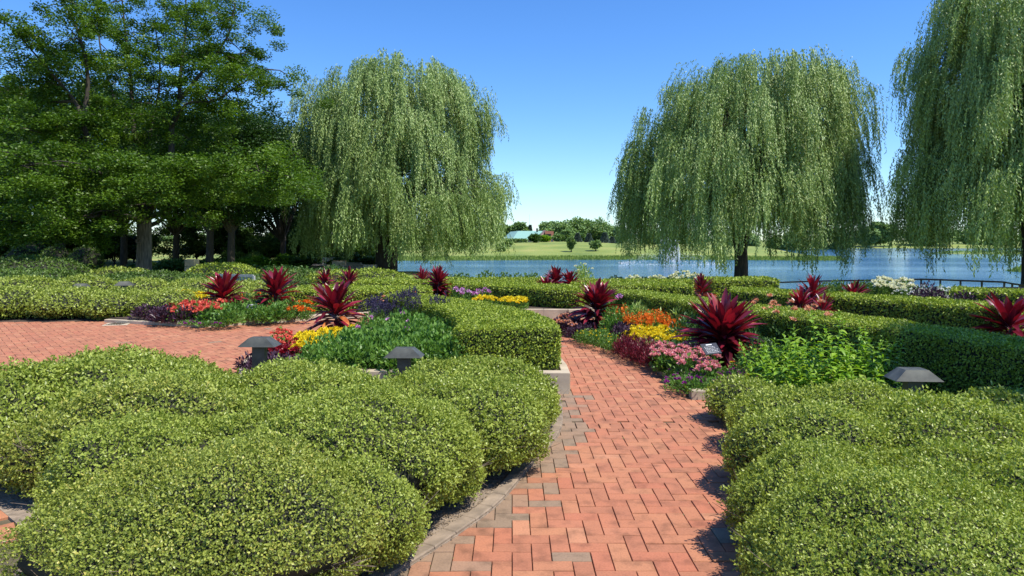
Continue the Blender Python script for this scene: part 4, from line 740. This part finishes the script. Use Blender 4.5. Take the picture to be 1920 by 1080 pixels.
    for q in range(7):
        a = q * .9; top = np.array([X0 + math.cos(a) * 1.8, Yb + math.sin(a) * 1.8, ztk + (zt - ztk) * random.uniform(.45, .8)]); tb.tube(catmull([(X0, Yb, zb + 1.5), (X0 + math.cos(a) * .5, Yb + math.sin(a) * .5, ztk), tuple(top)], 5) - org, np.linspace(.24, .06, 11), 8, 0)
    tb.build('limbs', [G['shadebark']], t)
    b = MB(); b.tube([(0, 0, -.3), (0, 0, .1), (.03, 0, 1.2), (-.02, 0, 2.6), (0, 0, ztk - zb + .5)], [trunkr * 1.35, trunkr * 1.08, trunkr, trunkr * .9, trunkr * .6], 14, 0)
    if double: b.tube([(.55, .3, -.3), (.6, .3, 1.2), (.8, .3, 3), (.9, .3, ztk - zb + .8)], [trunkr, trunkr * .85, trunkr * .75, trunkr * .5], 12, 0)
    b.build('trunk', [G['shadebark']], t); return t
willow(716, 44, -.45, [(650, 850, 124), (605, 890, 145), (582, 905, 172), (572, 910, 210), (572, 912, 260), (575, 915, 330), (580, 920, 380), (590, 920, 430), (600, 915, 470)], 'weeping willow left of the lake view, beside the dark shade trees', 11,
       extra=[(712, 215, -5.2, 5, 1.7), (722, 320, -5.6, 4.6, 1.7), (690, 270, -5.4, 4.8, 1.4), (905, 330, -3, 3.8, 1.3), (932, 335, -2, 3.0, .8), (870, 345, -4, 4.5, 2.2), (830, 355, -5, 4.6, 2.2), (918, 345, -3.5, 3.6, 1.6), (890, 360, -4.5, 3.8, 2.0), (705, 122, -1.5, 3, 1.2), (760, 116, -1.5, 3, 1.3), (815, 124, -1.5, 3, 1.2), (865, 150, -1, 3, 1.0), (895, 190, -1, 3.4, 1.0), (600, 190, -1, 3.4, 1.), (945, 330, 0, 2.4, .5), (900, 350, 1, 5, 1.2), (800, 375, -5.5, 4.2, 1.2), (580, 150, 0, 3, .5)], zmin=(.3, 1.7), double=True)
willow(1389, 38, -1.0, [(1330, 1570, 122), (1285, 1585, 138), (1250, 1592, 162), (1228, 1596, 200), (1200, 1600, 240), (1175, 1600, 290), (1160, 1600, 340), (1162, 1596, 400), (1175, 1590, 450)], 'weeping willow standing alone in the middle of the right half, fountain behind it', 12,
       extra=[(1400, 108, -1.5, 3, 1.2), (1465, 118, -1.5, 3, 1.), (1530, 108, -1.5, 3, 1.1), (1585, 140, -1, 3.2, 1.), (1300, 140, -1.5, 3.2, 1.1), (1215, 210, -1, 3.4, .9), (1185, 290, -1, 3.2, .8), (1550, 118, -1, 3, .8), (1370, 100, -1, 3, .8), (1300, 125, -1.5, 3, .9)], zmin=(-.1, 1.3), trunkr=.36, trunk_gap=1.5)
willow(1935, 31, -1.15, [(1830, 2100, -110), (1790, 2140, -40), (1765, 2160, 20), (1745, 2170, 90), (1738, 2190, 160), (1730, 2200, 230), (1715, 2200, 300), (1700, 2200, 380), (1705, 2200, 440)], 'weeping willow cut by the right edge of the picture', 13, leafn=950000, zmin=(.0, 1.0))

def leafcloud(b, centers, radii, per, L, mi=0, flat=.55, seed=0, drop=.0, base=.5):
    g = np.random.default_rng(seed); n = len(centers); c = np.repeat(centers, per, 0); r = np.repeat(radii, per); k = len(c)
    d = unit(g.normal(size=(k, 3))) * (g.random(k) ** .45)[:, None]; P = c + d * r[:, None] * np.array([1, 1, flat]); P[:, 2] -= drop * r * (d[:, 0] ** 2 + d[:, 1] ** 2)
    D = unit(g.normal(size=(k, 3)) * np.array([1, 1, .45])); N = unit(g.normal(size=(k, 3)) * .55 + np.array([0, 0, 1.])); cr = np.repeat(g.uniform(-.2, .2, n), per)
    b.leaves(P, D, N, L * g.uniform(.6, 1.2, k), L * .55, mi, np.clip(base + cr + g.uniform(-.3, .3, k), 0, 1))

# the big locust with its visible limbs, drawn as it stands at 31 m
def locust():
    Yb = 31.0; X0 = (270 - CX) / F * Yb; zb = -.12; org = np.array([X0, Yb, zb]); t = thing('locust_tree', 'large locust tree with sunlit grey trunk and spreading layered limbs on the left', 'tree', tuple(org))
    b = MB(); tr = [(270, 518), (270, 490), (271, 450), (270, 420), (272, 395)]; b.tube([to(p, Yb) - org for p in tr], [.36, .32, .30, .31, .27], 16, 0)
    kx = to((266, 452), Yb) - org + np.array([0, -.29, 0]); a = np.linspace(0, 6.28, 11); b.tube([kx + np.array([math.cos(q) * .11, -.01, math.sin(q) * .09]) for q in a], .03, 6, 0, cap=False)
    b.build('trunk', [G['bark']], t)
    br = [([(270, 400), (268, 350, 0), (262, 300, 1), (250, 240, 1), (245, 150, 1.5), (235, 60, 2), (225, -40, 2)], .2),
          ([(268, 410), (240, 370, -1), (205, 330, -2), (175, 290, -2.5), (155, 230, -3), (140, 190, -3), (90, 130, -4), (30, 60, -5)], .19),
          ([(175, 290, -2.5), (130, 270, -3), (70, 240, -4), (0, 220, -5)], .09), ([(155, 230, -3), (165, 150, -3), (150, 70, -3.5), (120, 0, -4)], .10), ([(245, 360, -1), (200, 345, 0), (130, 350, -1), (60, 370, -2), (0, 380, -2)], .11),
          ([(274, 405), (300, 360, -1), (320, 300, 0), (322, 240, 0), (335, 190, 1), (340, 120, 1), (350, 40, 2), (345, -30, 2)], .18),
          ([(335, 190, 1), (375, 140, 0), (400, 110, 0), (430, 60, 0), (440, 10, 0)], .09), ([(322, 240, 0), (350, 195, -1), (400, 190, -2), (440, 165, -2), (500, 130, -3)], .08),
          ([(278, 408), (310, 395, -2), (330, 375, -3), (350, 345, -4), (400, 330, -5), (470, 320, -6), (540, 330, -6)], .14), ([(276, 425), (305, 410, 1), (345, 365, 2), (400, 345, 3)], .12),
          ([(268, 418), (240, 405, -2), (200, 402, -4), (140, 410, -5), (70, 415, -5), (10, 420, -6)], .12), ([(262, 300, 1), (290, 220, 2), (300, 130, 3), (290, 40, 3)], .1),
          ([(205, 330, -2), (170, 320, -4), (110, 310, -6), (40, 310, -7)], .08), ([(140, 190, -3), (80, 190, -2), (20, 170, -2)], .07), ([(400, 110, 0), (420, 100, 2), (470, 110, 2)], .05), ([(262, 300, 1), (220, 200, 4), (190, 100, 5), (180, 0, 5)], .1)]
    tb = MB(); ends = []; rr = []
    for pts, r in br:
        P = catmull([to(p, Yb) for p in pts], 5); tb.tube(P - org, np.linspace(r, .02, len(P)), 8, 0)
        for k in range(len(P)):
            f = k / len(P)
            if f > .38:
                for q in range(4): ends.append(P[k] + np.array([random.gauss(0, .8), random.gauss(0, 1.5), random.gauss(0, .55)])); rr.append(random.uniform(.32, .7))
                e_ = ends[-1]
                tb.tube([P[k] - org, (P[k] + e_) / 2 - org + np.array([0, 0, .15]), e_ - org], [.03, .02, .008], 4, 0)
    # lower skirt and left mass, layered pads
    for (x0, x1, y0, y1, n, d0, d1) in ((-60, 250, 290, 440, 130, -6, 3), (200, 560, 300, 375, 120, -7, 2), (-60, 120, 100, 300, 50, -3, 5), (120, 440, 190, 320, 70, 2, 6), (-80, 60, 0, 160, 14, -2, 5), (-60, 200, 420, 450, 14, -7, -3)):
        for q in range(n): ends.append(to((random.uniform(x0, x1), random.uniform(y0, y1), random.uniform(d0, d1)), Yb)); rr.append(random.uniform(.35, .75))
    tb.build('limbs', [G['shadebark']], t)
    b = MB(); leafcloud(b, np.array(ends) - org, np.array(rr), 240, .125, 0, .6, 5, .10); b.build('crown', [G['locust']], t)
locust()

def broad(label, px, Y, zb, w, h, m, seed, nc=80, per=420, L=None, lowf=.25, name='shade_tree', tr=.2, group=None, flat=.6, trunkm='shadebark', cat='tree', xw=None):
    X0 = (px - CX) / F * Y if xw is None else xw; g = np.random.default_rng(seed); t = thing(name, label, cat, (X0, Y, zb), 0, group); L = L or .0045 * Y; cs = []; rs = []; tb = MB()
    for q in range(nc):
        d = unit(g.normal(size=(1, 3)))[0]; k = g.uniform(.45, 1) ** .6; zc = h * (lowf + (1 - lowf) * .5); c = np.array([d[0] * w / 2 * k * .85, d[1] * w / 2 * k * .85, zc + d[2] * h * (1 - lowf) * .5 * k * .88]); cs.append(c); rs.append(w * g.uniform(.09, .17))
        if q % 4 == 0: tb.tube([(0, 0, h * lowf * .9), (c[0] * .4, c[1] * .4, h * lowf + (c[2] - h * lowf) * .5), tuple(c)], [tr * .45, tr * .25, tr * .06], 5, 0)
    tb.tube([(0, 0, -.3), (0, 0, .1), (.03, .02, h * lowf), (0, 0, h * .6)], [tr * 1.3, tr * 1.05, tr * .9, tr * .5], 10, 0); tb.build('trunk', [G[trunkm]], t)
    b = MB(); leafcloud(b, np.array(cs), np.array(rs), per, L, 0, flat, seed); b.build('crown', [G[m]], t); return t
SG = 'dark shade trees behind the locust'
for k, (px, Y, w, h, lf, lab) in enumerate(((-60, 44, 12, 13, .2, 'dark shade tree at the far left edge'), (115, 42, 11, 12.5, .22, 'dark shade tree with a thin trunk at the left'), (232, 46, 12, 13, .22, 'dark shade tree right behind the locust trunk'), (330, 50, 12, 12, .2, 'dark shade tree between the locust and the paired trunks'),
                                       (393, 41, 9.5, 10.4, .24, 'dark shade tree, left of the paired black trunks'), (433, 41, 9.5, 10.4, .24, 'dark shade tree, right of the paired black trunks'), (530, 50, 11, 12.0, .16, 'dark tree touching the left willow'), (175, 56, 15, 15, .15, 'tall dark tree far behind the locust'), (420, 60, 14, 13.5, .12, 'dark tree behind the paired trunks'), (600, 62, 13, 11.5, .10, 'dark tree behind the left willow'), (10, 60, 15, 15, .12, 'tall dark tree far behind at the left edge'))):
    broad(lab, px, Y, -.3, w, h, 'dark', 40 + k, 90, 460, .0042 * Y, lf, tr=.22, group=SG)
# hidden tree right of the camera whose shade falls on the long hedge
broad('leafy tree to the right of the path shading the long hedge', 0, 4.3, 0, 4.6, 8.6, 'mid', 77, 160, 480, .12, .50, xw=9.0, tr=.16)
# shrubs under and behind the trees
rs = random.Random(5)
for k in range(30):
    px = rs.uniform(-20, 720); Y = rs.uniform(54, 66); broad('dense dark shrub in the shrubbery behind the trees', px, Y, -.35, rs.uniform(4, 7), rs.uniform(2.4, 4.2), 'mid' if px > 420 or k % 3 == 0 else 'dark', 100 + k, 26, 260, .24, .05, 'shrub', .08, 'shrubs behind the shade trees', cat='shrub')
for k, (px, Y, w, h, m) in enumerate(((35, 40, 1.5, 1.5, 'hedge2'), (50, 41, 1.6, 1.3, 'hedge2'), (105, 40, 1.7, 1.6, 'hedge2'), (160, 40, 1.9, 1.5, 'hedge2'), (70, 43, 2, 2.0, 'mid'))):
    c = ((px - CX) / F * Y, Y); bush('topiary_bush', 'rounded clipped topiary bush under the trees on the left', c, w / 2, w / 2, h - .3, (), m, gz=-.35, group='topiary bushes under the trees', cat='topiary')
for k, (px, Y, w, h, m) in enumerate(((340, 40, 3, .7, 'deep'), (300, 37, 3.5, .8, 'deep'), (180, 30, 4, .6, 'deep'), (240, 27, 3, .55, 'deep'), (360, 30, 3, .5, 'deep'), (480, 46, 3.2, .7, 'lime'), (520, 47, 3.5, .8, 'lime'), (555, 47, 3, .75, 'mid'), (445, 50, 4, .9, 'pale'), (400, 46, 3, .6, 'green'), (600, 52, 3, 1.2, 'mid'), (660, 50, 4, .9, 'mid'), (540, 33, 5, .45, 'deep'), (610, 34, 4, .4, 'deep'), (700, 48, 3, .6, 'mid'))):
    broad({'deep': 'low dark groundcover bush in the shade under the trees', 'lime': 'bright yellow-green bush in the sunny gap behind the paired trunks', 'mid': 'mid green bush near the stone terrace', 'pale': 'pale feathery bush behind the paired trunks', 'green': 'green bush left of the paired trunks'}[m], px, Y, -.35, w, h, m, 200 + k, 22, 330, .0045 * Y, .0, 'shrub', .03, 'low bushes under the trees', cat='shrub')

# ------------------------------------------------------------------ lakeside fence, benches, terrace
def fence():
    t = thing('metal_railing', 'thin dark metal railing along the lakeside on the right', 'railing', (0, 0, 0)); tops = [(1290, 535), (1420, 531), (1537, 527), (1602, 526), (1665, 525), (1696, 524.3), (1727, 523.6), (1763, 524.6), (1801, 526), (1841, 527.3), (1883, 529), (1898, 532), (1912, 534), (1935, 537), (1990, 542)]
    Ys = [29, 28, 26.8, 26.2, 25.6, 25.2, 24.8, 24.3, 23.8, 23.2, 22.6, 22.0, 21.5, 20.8, 19.5]; P = [np.array(atY(x, y, Y)) for (x, y), Y in zip(tops, Ys)]
    b = MB(); b.tube(P, .03, 6, 0, cap=False); b.build('top_rail', [G['black']], t)
    b = MB(); b.tube([p - np.array([0, 0, .86]) for p in P], .014, 5, 0, cap=False); b.build('bottom_rail', [G['black']], t)
    for p in P: b = MB(); b.box((p[0], p[1], p[2] - .5), (.045, .045, 1.02), 0); b.build('post', [G['black']], t)
fence()
def bench(loc, rz, w, m, label, hgt=.85):
    t = thing('park_bench', label, 'bench', loc, rz); s = hgt / .85
    b = MB()
    for q in range(4): b.box((0, -.2 + q * .13, .43 * s), (w, .10, .025), 0)
    b.build('seat', [m], t); b = MB(); n = int(w / .085)
    b.box((0, .27, .84 * s), (w, .03, .06), 0); b.box((0, .24, .52 * s), (w, .03, .05), 0)
    for q in range(n): b.box((-w / 2 + .04 + q * (w - .08) / (n - 1), .255, .67 * s), (.04, .02, .30 * s), 0)
    b.build('backrest', [m], t)
    for sx in (-1, 1):
        b = MB(); b.box((sx * w / 2, -.2, .31 * s), (.06, .06, .62 * s), 0); b.box((sx * w / 2, .26, .42 * s), (.06, .06, .84 * s), 0); b.build('leg', [m], t)
        b = MB(); b.box((sx * w / 2, .02, .64 * s), (.07, .56, .035), 0); b.build('armrest', [m], t)
bench((-6.85, 17.4, -.08), math.radians(160), 1.1, G['wood'], 'weathered slatted bench half hidden between the left bed cordylines', .80)
p = atY(1893, 556, 20.5); bench((p[0], p[1], -.70), math.radians(4), 1.9, G['darkwood'], 'dark slatted bench at the railing on the right edge', .85)
for k, x in enumerate((617, 634)): p = atY(x, 492, 50); bench((p[0], p[1], -.2), math.radians(175), .72, G['ink'] if False else solid('white_paint', (.7, .7, .68)), 'small white bench on the terrace, left one' if k == 0 else 'small white bench on the terrace, right one', .5)
def block(px, py, Y, w, d, h, label, m='stone', nm='stone_wall', cat='stone wall'):
    p = atY(px, py, Y); b = MB(); rows = max(1, int(round(h / .3)))
    for q in range(rows): b.box((0, 0, h / rows * (q + .5)), (w - .01 * (q % 2), d - .01 * (q % 2), h / rows - .012), 0, .5, 0, .012)
    o = b.build(nm, [G[m]], None, (p[0], p[1], p[2] - h)); o['label'] = label; o['category'] = cat
block(636, 489, 43, .8, .5, .7, 'pale stone block wall at the foot of the terrace, left one')
block(694, 496, 42, .75, .5, .8, 'pale stone block wall beside the left willow trunk, higher one'); block(684, 499, 42.6, .9, .4, .7, 'lower pale stone block joined to the one beside the willow trunk')
block(360, 486, 36, .5, .6, .75, 'pinkish brick pier right of the locust trunk'); 
b = MB(); p0 = atY(620, 492, 52); b.box((0, 0, 0), (5.6, 7, .2), 0, .5, 0, .02); o = b.build('terrace', [G['stone']], None, (p0[0], 51, -.28)); struct(o)
t = thing('terrace_steps', 'pale stone steps descending from the terrace towards the willow', 'steps', atY(655, 494, 46))
for q in range(4): b = MB(); b.box((q * .3, -q * .5, -.1 * q), (1.6, .5, .12), 0); b.build('step', [G['stone']], t)
# clipped shrubs at the water, their shade put into a dark leaf colour
for k, (px, w) in enumerate(((1155, 1.0), (1200, 1.1), (1225, 1.2), (1262, 1.1), (1292, .8), (1556, .9), (1650, .7), (855, .7), (890, .8))):
    Y = 26; c = ((px - CX) / F * Y, Y); bush('shaded_shrub', 'dark rounded shrub silhouetted against the water', c, w * .55, w * .5, .20 - (.02 * (k % 3)) - (0 if px < 1500 else .35), (), 'dark', gz=-.7, group='dark rounded shrubs at the water', cat='shrub', amp=.04)

# ------------------------------------------------------------------ fountain
def fountain():
    p = at(1255, 494.5, WZ); t = thing('fountain', 'white water jet with a wide low ring of spray on the lake', 'fountain', p); m, nt, bs = mat('spray')
    bs.inputs['Base Color'].default_value = (.95, .94, .92, 1); bs.inputs['Roughness'].default_value = .6; bs.inputs['Transmission Weight'].default_value = .0
    tr = nt.nodes.new("ShaderNodeBsdfTransparent"); mx = nt.nodes.new("ShaderNodeMixShader"); mx.inputs[0].default_value = .5; nt.links.new(tr.outputs[0], mx.inputs[1]); nt.links.new(bs.outputs[0], mx.inputs[2]); nt.links.new(mx.outputs[0], nt.nodes['Material Output'].inputs[0])
    b = MB(); n = 2600; a = U(0, 6.28, n); v = U(0, 1, n); s = rng.random(n); R = .15 + 1.1 * v; H = 5.6 * U(.55, 1, n) * (1 - .3 * v); x = s * R * 1.3; z = 4 * H * (s * .92 + .04) * (1 - (s * .92 + .04)) + .05
    D = np.c_[np.cos(a) * R * .5, np.sin(a) * R * .5, 4 * H * (1 - 2 * s) * .5 + .01]; b.leaves(np.c_[np.cos(a) * x, np.sin(a) * x, z], D, np.c_[np.sin(a), -np.cos(a), a * 0] + rng.normal(size=(n, 3)) * .4, U(.3, .9, n), .11, 0); b.build('jet', [m], t)
    b = MB(); n = 600; a = U(0, 6.28, n); s = rng.random(n); R = 6.4 * U(.9, 1.02, n); H = 1.5 * U(.5, 1, n); x = s * R; z = 4 * H * (s * .97) * (1 - s * .97) * .9 + .03
    b.leaves(np.c_[np.cos(a) * x, np.sin(a) * x, z], np.c_[np.cos(a) * R, np.sin(a) * R, 4 * H * (1 - 2 * s)], np.c_[np.sin(a), -np.cos(a), a * 0] + rng.normal(size=(n, 3)) * .4, U(.12, .4, n), .035, 0)
    n = 800; a = U(0, 6.28, n); R = 6.5 + rng.normal(0, .18, n); b.leaves(np.c_[np.cos(a) * R, np.sin(a) * R, U(.01, .12, n)], rng.normal(size=(n, 3)), rng.normal(size=(n, 3)), .2, .06, 0); b.build('spray_ring', [m], t)
fountain()

# ------------------------------------------------------------------ far bank
def gp(px, Y): X = (px - CX) / F * Y; return X, Y, float(ground_z(X, Y))
k = 26000; fx = U(-45, 62, k); fy = 110 + 2.5 * np.sin(fx * .09) + U(-1.2, 2.2, k); b = MB(); b.leaves(np.c_[fx, fy, ground_z(fx, fy) - .05], np.c_[U(-.2, .2, k), U(-.2, .2, k), np.ones(k)], rng.normal(size=(k, 3)) * np.array([1, 1, .1]), U(.2, .6, k), .12, 0, rng.random(k))
o = b.build('reeds', G['pale']); o['kind'] = 'stuff'; o['label'] = 'yellow-green reeds along the far shore of the lake'; o['category'] = 'reeds'
k = 9000; a = U(0, 6.28, k); q = U(.8, 1.0, k); fx = np.where(np.arange(k) % 2 == 0, 72 + 23 * np.cos(a) * q, 152 + 58 * np.cos(a) * q); fy = np.where(np.arange(k) % 2 == 0, 69 + 8 * np.sin(a) * q, 160 + 14 * np.sin(a) * q)
b = MB(); b.leaves(np.c_[fx, fy, ground_z(fx, fy) - .05], np.c_[U(-.2, .2, k), U(-.2, .2, k), np.ones(k)], rng.normal(size=(k, 3)) * np.array([1, 1, .1]), U(.3, .7, k), .14, 0, rng.random(k))
o = b.build('reeds', G['pale']); o['kind'] = 'stuff'; o['label'] = 'grassy fringe round the low islands on the right'; o['category'] = 'reeds'
FG = 'trees on the far bank'
for q, (px, Y, wpx, ytop, m, lab) in enumerate(((1085, 215, 95, 411, 'far', 'big round tree cluster crown right of the brick house across the lake'), (1052, 205, 62, 418, 'far', 'tree just right of the red brick house'), (1112, 220, 80, 413, 'far', 'broad crown at the right of the far tree cluster'), (1135, 215, 64, 422, 'far', 'lower tree at the right end of the far cluster'), (1030, 230, 44, 415, 'far', 'tree rising behind the red brick house'),
                                         (1158, 225, 44, 428, 'far', 'small tree at the far right of the cluster by the willow'), (975, 235, 36, 416, 'far', 'dark tree behind the green roof, right'), (955, 240, 40, 420, 'far', 'tree behind the green roof, left'), (925, 190, 40, 420, 'far', 'tree at the left willow edge above the green roof'), (1062, 190, 22, 432, 'far', 'mid sized tree in front of the far cluster'), (1090, 195, 22, 440, 'far', 'bush like tree below the far cluster'), (1045, 175, 20, 440, 'far', 'tree on the lawn edge near the house'),
                                         (1071, 128, 15, 446, 'far', 'young tree alone on the far lawn'), (1117, 130, 20, 449, 'far', 'young rounded tree on the far lawn near the shore, right'), (952, 138, 11, 451, 'far', 'small young tree on the lawn by the clipped hedge'), (940, 128, 16, 458, 'far', 'small bushy tree at the left of the far lawn'), (1003, 150, 22, 441, 'mid', 'leafy shrub tree in front of the green roof'), (1020, 155, 24, 443, 'lime', 'yellow-green shrub before the red house'),
                                         (1650, 280, 46, 412, 'far', 'dark round tree in the gap between the two right willows'), (1672, 285, 30, 420, 'far', 'smaller tree in the gap between the two right willows'), (1625, 275, 50, 424, 'far', 'tree behind the right side of the middle willow'), (1560, 240, 80, 430, 'far', 'tree seen through the middle willow'), (1740, 290, 90, 428, 'far', 'tree behind the right edge willow'), (1480, 230, 90, 436, 'far', 'wide tree behind the middle willow'), (1380, 225, 90, 436, 'far', 'tree behind the middle willow trunk'), (1250, 225, 120, 436, 'far', 'tree line behind the fountain'), (1840, 300, 110, 430, 'far', 'far tree at the right edge'), (860, 200, 80, 425, 'far', 'tree behind the left willow'), (780, 190, 80, 430, 'far', 'tree behind the left willow curtain'))):
    X_, Y_, Z_ = gp(px, Y); w = wpx / F * Y; h = CH - (ytop - HY) / F * Y - Z_
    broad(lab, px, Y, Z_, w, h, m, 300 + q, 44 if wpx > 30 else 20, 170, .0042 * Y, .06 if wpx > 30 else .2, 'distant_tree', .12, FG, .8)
def spruce(px, Y, wpx, ytop, lab, seed):
    X_, Y_, Z_ = gp(px, Y); w = wpx / F * Y; h = CH - (ytop - HY) / F * Y - Z_; t = thing('spruce_tree', lab, 'spruce', (X_, Y_, Z_), 0, FG); g = np.random.default_rng(seed); n = 5000; f = g.random(n) ** .7 * .97; a = g.uniform(0, 6.28, n); tier = 1 - .22 * ((f * 9) % 1); R = w / 2 * (1 - f) * tier * g.uniform(.5, 1, n) ** .5
    b = MB(); b.leaves(np.c_[np.cos(a) * R, np.sin(a) * R, f * h + .1], np.c_[np.cos(a), np.sin(a), -.25 + g.normal(0, .2, n)], np.tile([0, 0, 1.], (n, 1)) + g.normal(size=(n, 3)) * .4, .55, .2, 0, g.random(n)); b.build('crown', [G['spruce']], t)
    b = MB(); b.tube([(0, 0, 0), (0, 0, h * .95)], [.14, .02], 6, 0); b.build('trunk', [G['shadebark']], t)
spruce(1134, 185, 18, 436, 'blue spruce at the right of the far lawn', 1); spruce(1083, 190, 15, 437, 'blue spruce in the middle of the far cluster', 2); spruce(1104, 188, 14, 438, 'blue spruce between two others on the far bank', 3); spruce(994, 235, 14, 421, 'dark pointed spruce rising behind the green roof', 4); spruce(1148, 200, 12, 444, 'small spruce near the willow edge', 5)
# house with green roof and brick gable across the lake
Yh = 178.; t = thing('lakeside_house', 'long low house with pale green metal roof and red brick wing across the lake', 'house', gp(990, Yh))
ox, oy, oz = gp(990, Yh)
def hp(px, py, dY=0): p = atY(px, py, Yh + dY); return (p[0] - ox, p[1] - oy, p[2] - oz)
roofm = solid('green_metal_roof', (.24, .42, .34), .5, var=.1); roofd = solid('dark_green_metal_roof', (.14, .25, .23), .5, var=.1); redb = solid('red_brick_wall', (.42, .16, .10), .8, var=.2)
def slab(name, pts, m, th=.25): 
    b = MB(); P = np.array(pts); n = len(P); V = np.vstack([P, P - np.array([0, 0, th])]); b.add(V[:, :], [(i, (i + 1) % n, n + (i + 1) % n, n + i) for i in range(n)], 0)
    b.F.append(([list(range(b.n - 2 * n, b.n - n))], [0], [.5], [False])); return b.build(name, [m], t)
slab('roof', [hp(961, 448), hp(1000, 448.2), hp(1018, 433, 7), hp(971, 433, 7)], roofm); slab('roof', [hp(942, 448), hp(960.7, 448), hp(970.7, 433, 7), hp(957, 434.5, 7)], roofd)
b = MB(); a0 = hp(944, 449, .4); a1 = hp(1000, 449, .4); b.box(((a0[0] + a1[0]) / 2, 4, a0[2] / 2 - .2), (a1[0] - a0[0], 6, a0[2] + .3), 0); b.build('wall', [solid('cream_wall', (.5, .42, .32), .8)], t)
b = MB(); w0 = hp(1022, 447); w1 = hp(1038, 433); b.box(((w0[0] + w1[0]) / 2, 2.5, w1[2] / 2 - .3), (w1[0] - w0[0], 5, w1[2] + .5), 0); b.build('brick_wing', [redb], t)
slab('roof', [hp(1007, 449, -1.5), hp(1012, 449, -1.5), hp(1024, 432, 2), hp(1019, 431.5, 6)], solid('brown_roof', (.22, .14, .11), .8)); b = MB(); q = hp(1028, 440.5); b.box((q[0], -.05, q[2]), (1.5, .1, .5), 0); b.build('window', [G['black']], t)
b = MB(); q = hp(1007, 431.5, 5); b.box((q[0], q[1], q[2]), (.45, .45, 1.), 0); b.build('chimney', [G['black']], t)
for px, c in ((1010, 'white_door'), (1035, 'white_door')): b = MB(); q = hp(px, 453, -1.6); b.box((q[0], q[1], q[2]), (.5, .1, 1.1), 0); b.build('door', [solid(c, (.7, .68, .6))], t)
Hx = [((px - CX) / F * 160) for px in (944, 988)]; z = float(ground_z(Hx[0], 160)); bb = MB(); n = 3000; P = np.c_[U(Hx[0], Hx[1], n), U(159.6, 161, n), U(z, z + .95, n)]; bb.box(((Hx[0] + Hx[1]) / 2, 160.3, z + .4), (Hx[1] - Hx[0], 1.2, .8), 1)
bb.leaves(P, rng.normal(size=(n, 3)), rng.normal(size=(n, 3)), .4, .3, 0, rng.random(n)); o = bb.build('clipped_hedge', [G['far'], G['core']]); o['label'] = 'straight green hedge below the green roof across the lake'; o['category'] = 'hedge'
mastm = solid('mast_metal', (.62, .62, .64), .5)
for px, y0, lab in ((993, 402, 'thin radio mast behind the green roof'), (1139, 406, 'thin radio mast right of the far tree cluster')):
    Y = 400; p = atY(px, y0, Y); t = thing('radio_mast', lab, 'radio mast', (p[0], Y, 0)); b = MB(); b.tube([(0, 0, 0), (0, 0, p[2])], [.16, .08], 6, 0); b.build('mast', [mastm], t)
    b = MB(); [b.tube([(0, 0, p[2] * .8), (s * 5, 0, 0)], .02, 3, 0) for s in (-1, 1)]; b.build('guy_wires', [mastm], t)
# tree belt on the horizon, one mass
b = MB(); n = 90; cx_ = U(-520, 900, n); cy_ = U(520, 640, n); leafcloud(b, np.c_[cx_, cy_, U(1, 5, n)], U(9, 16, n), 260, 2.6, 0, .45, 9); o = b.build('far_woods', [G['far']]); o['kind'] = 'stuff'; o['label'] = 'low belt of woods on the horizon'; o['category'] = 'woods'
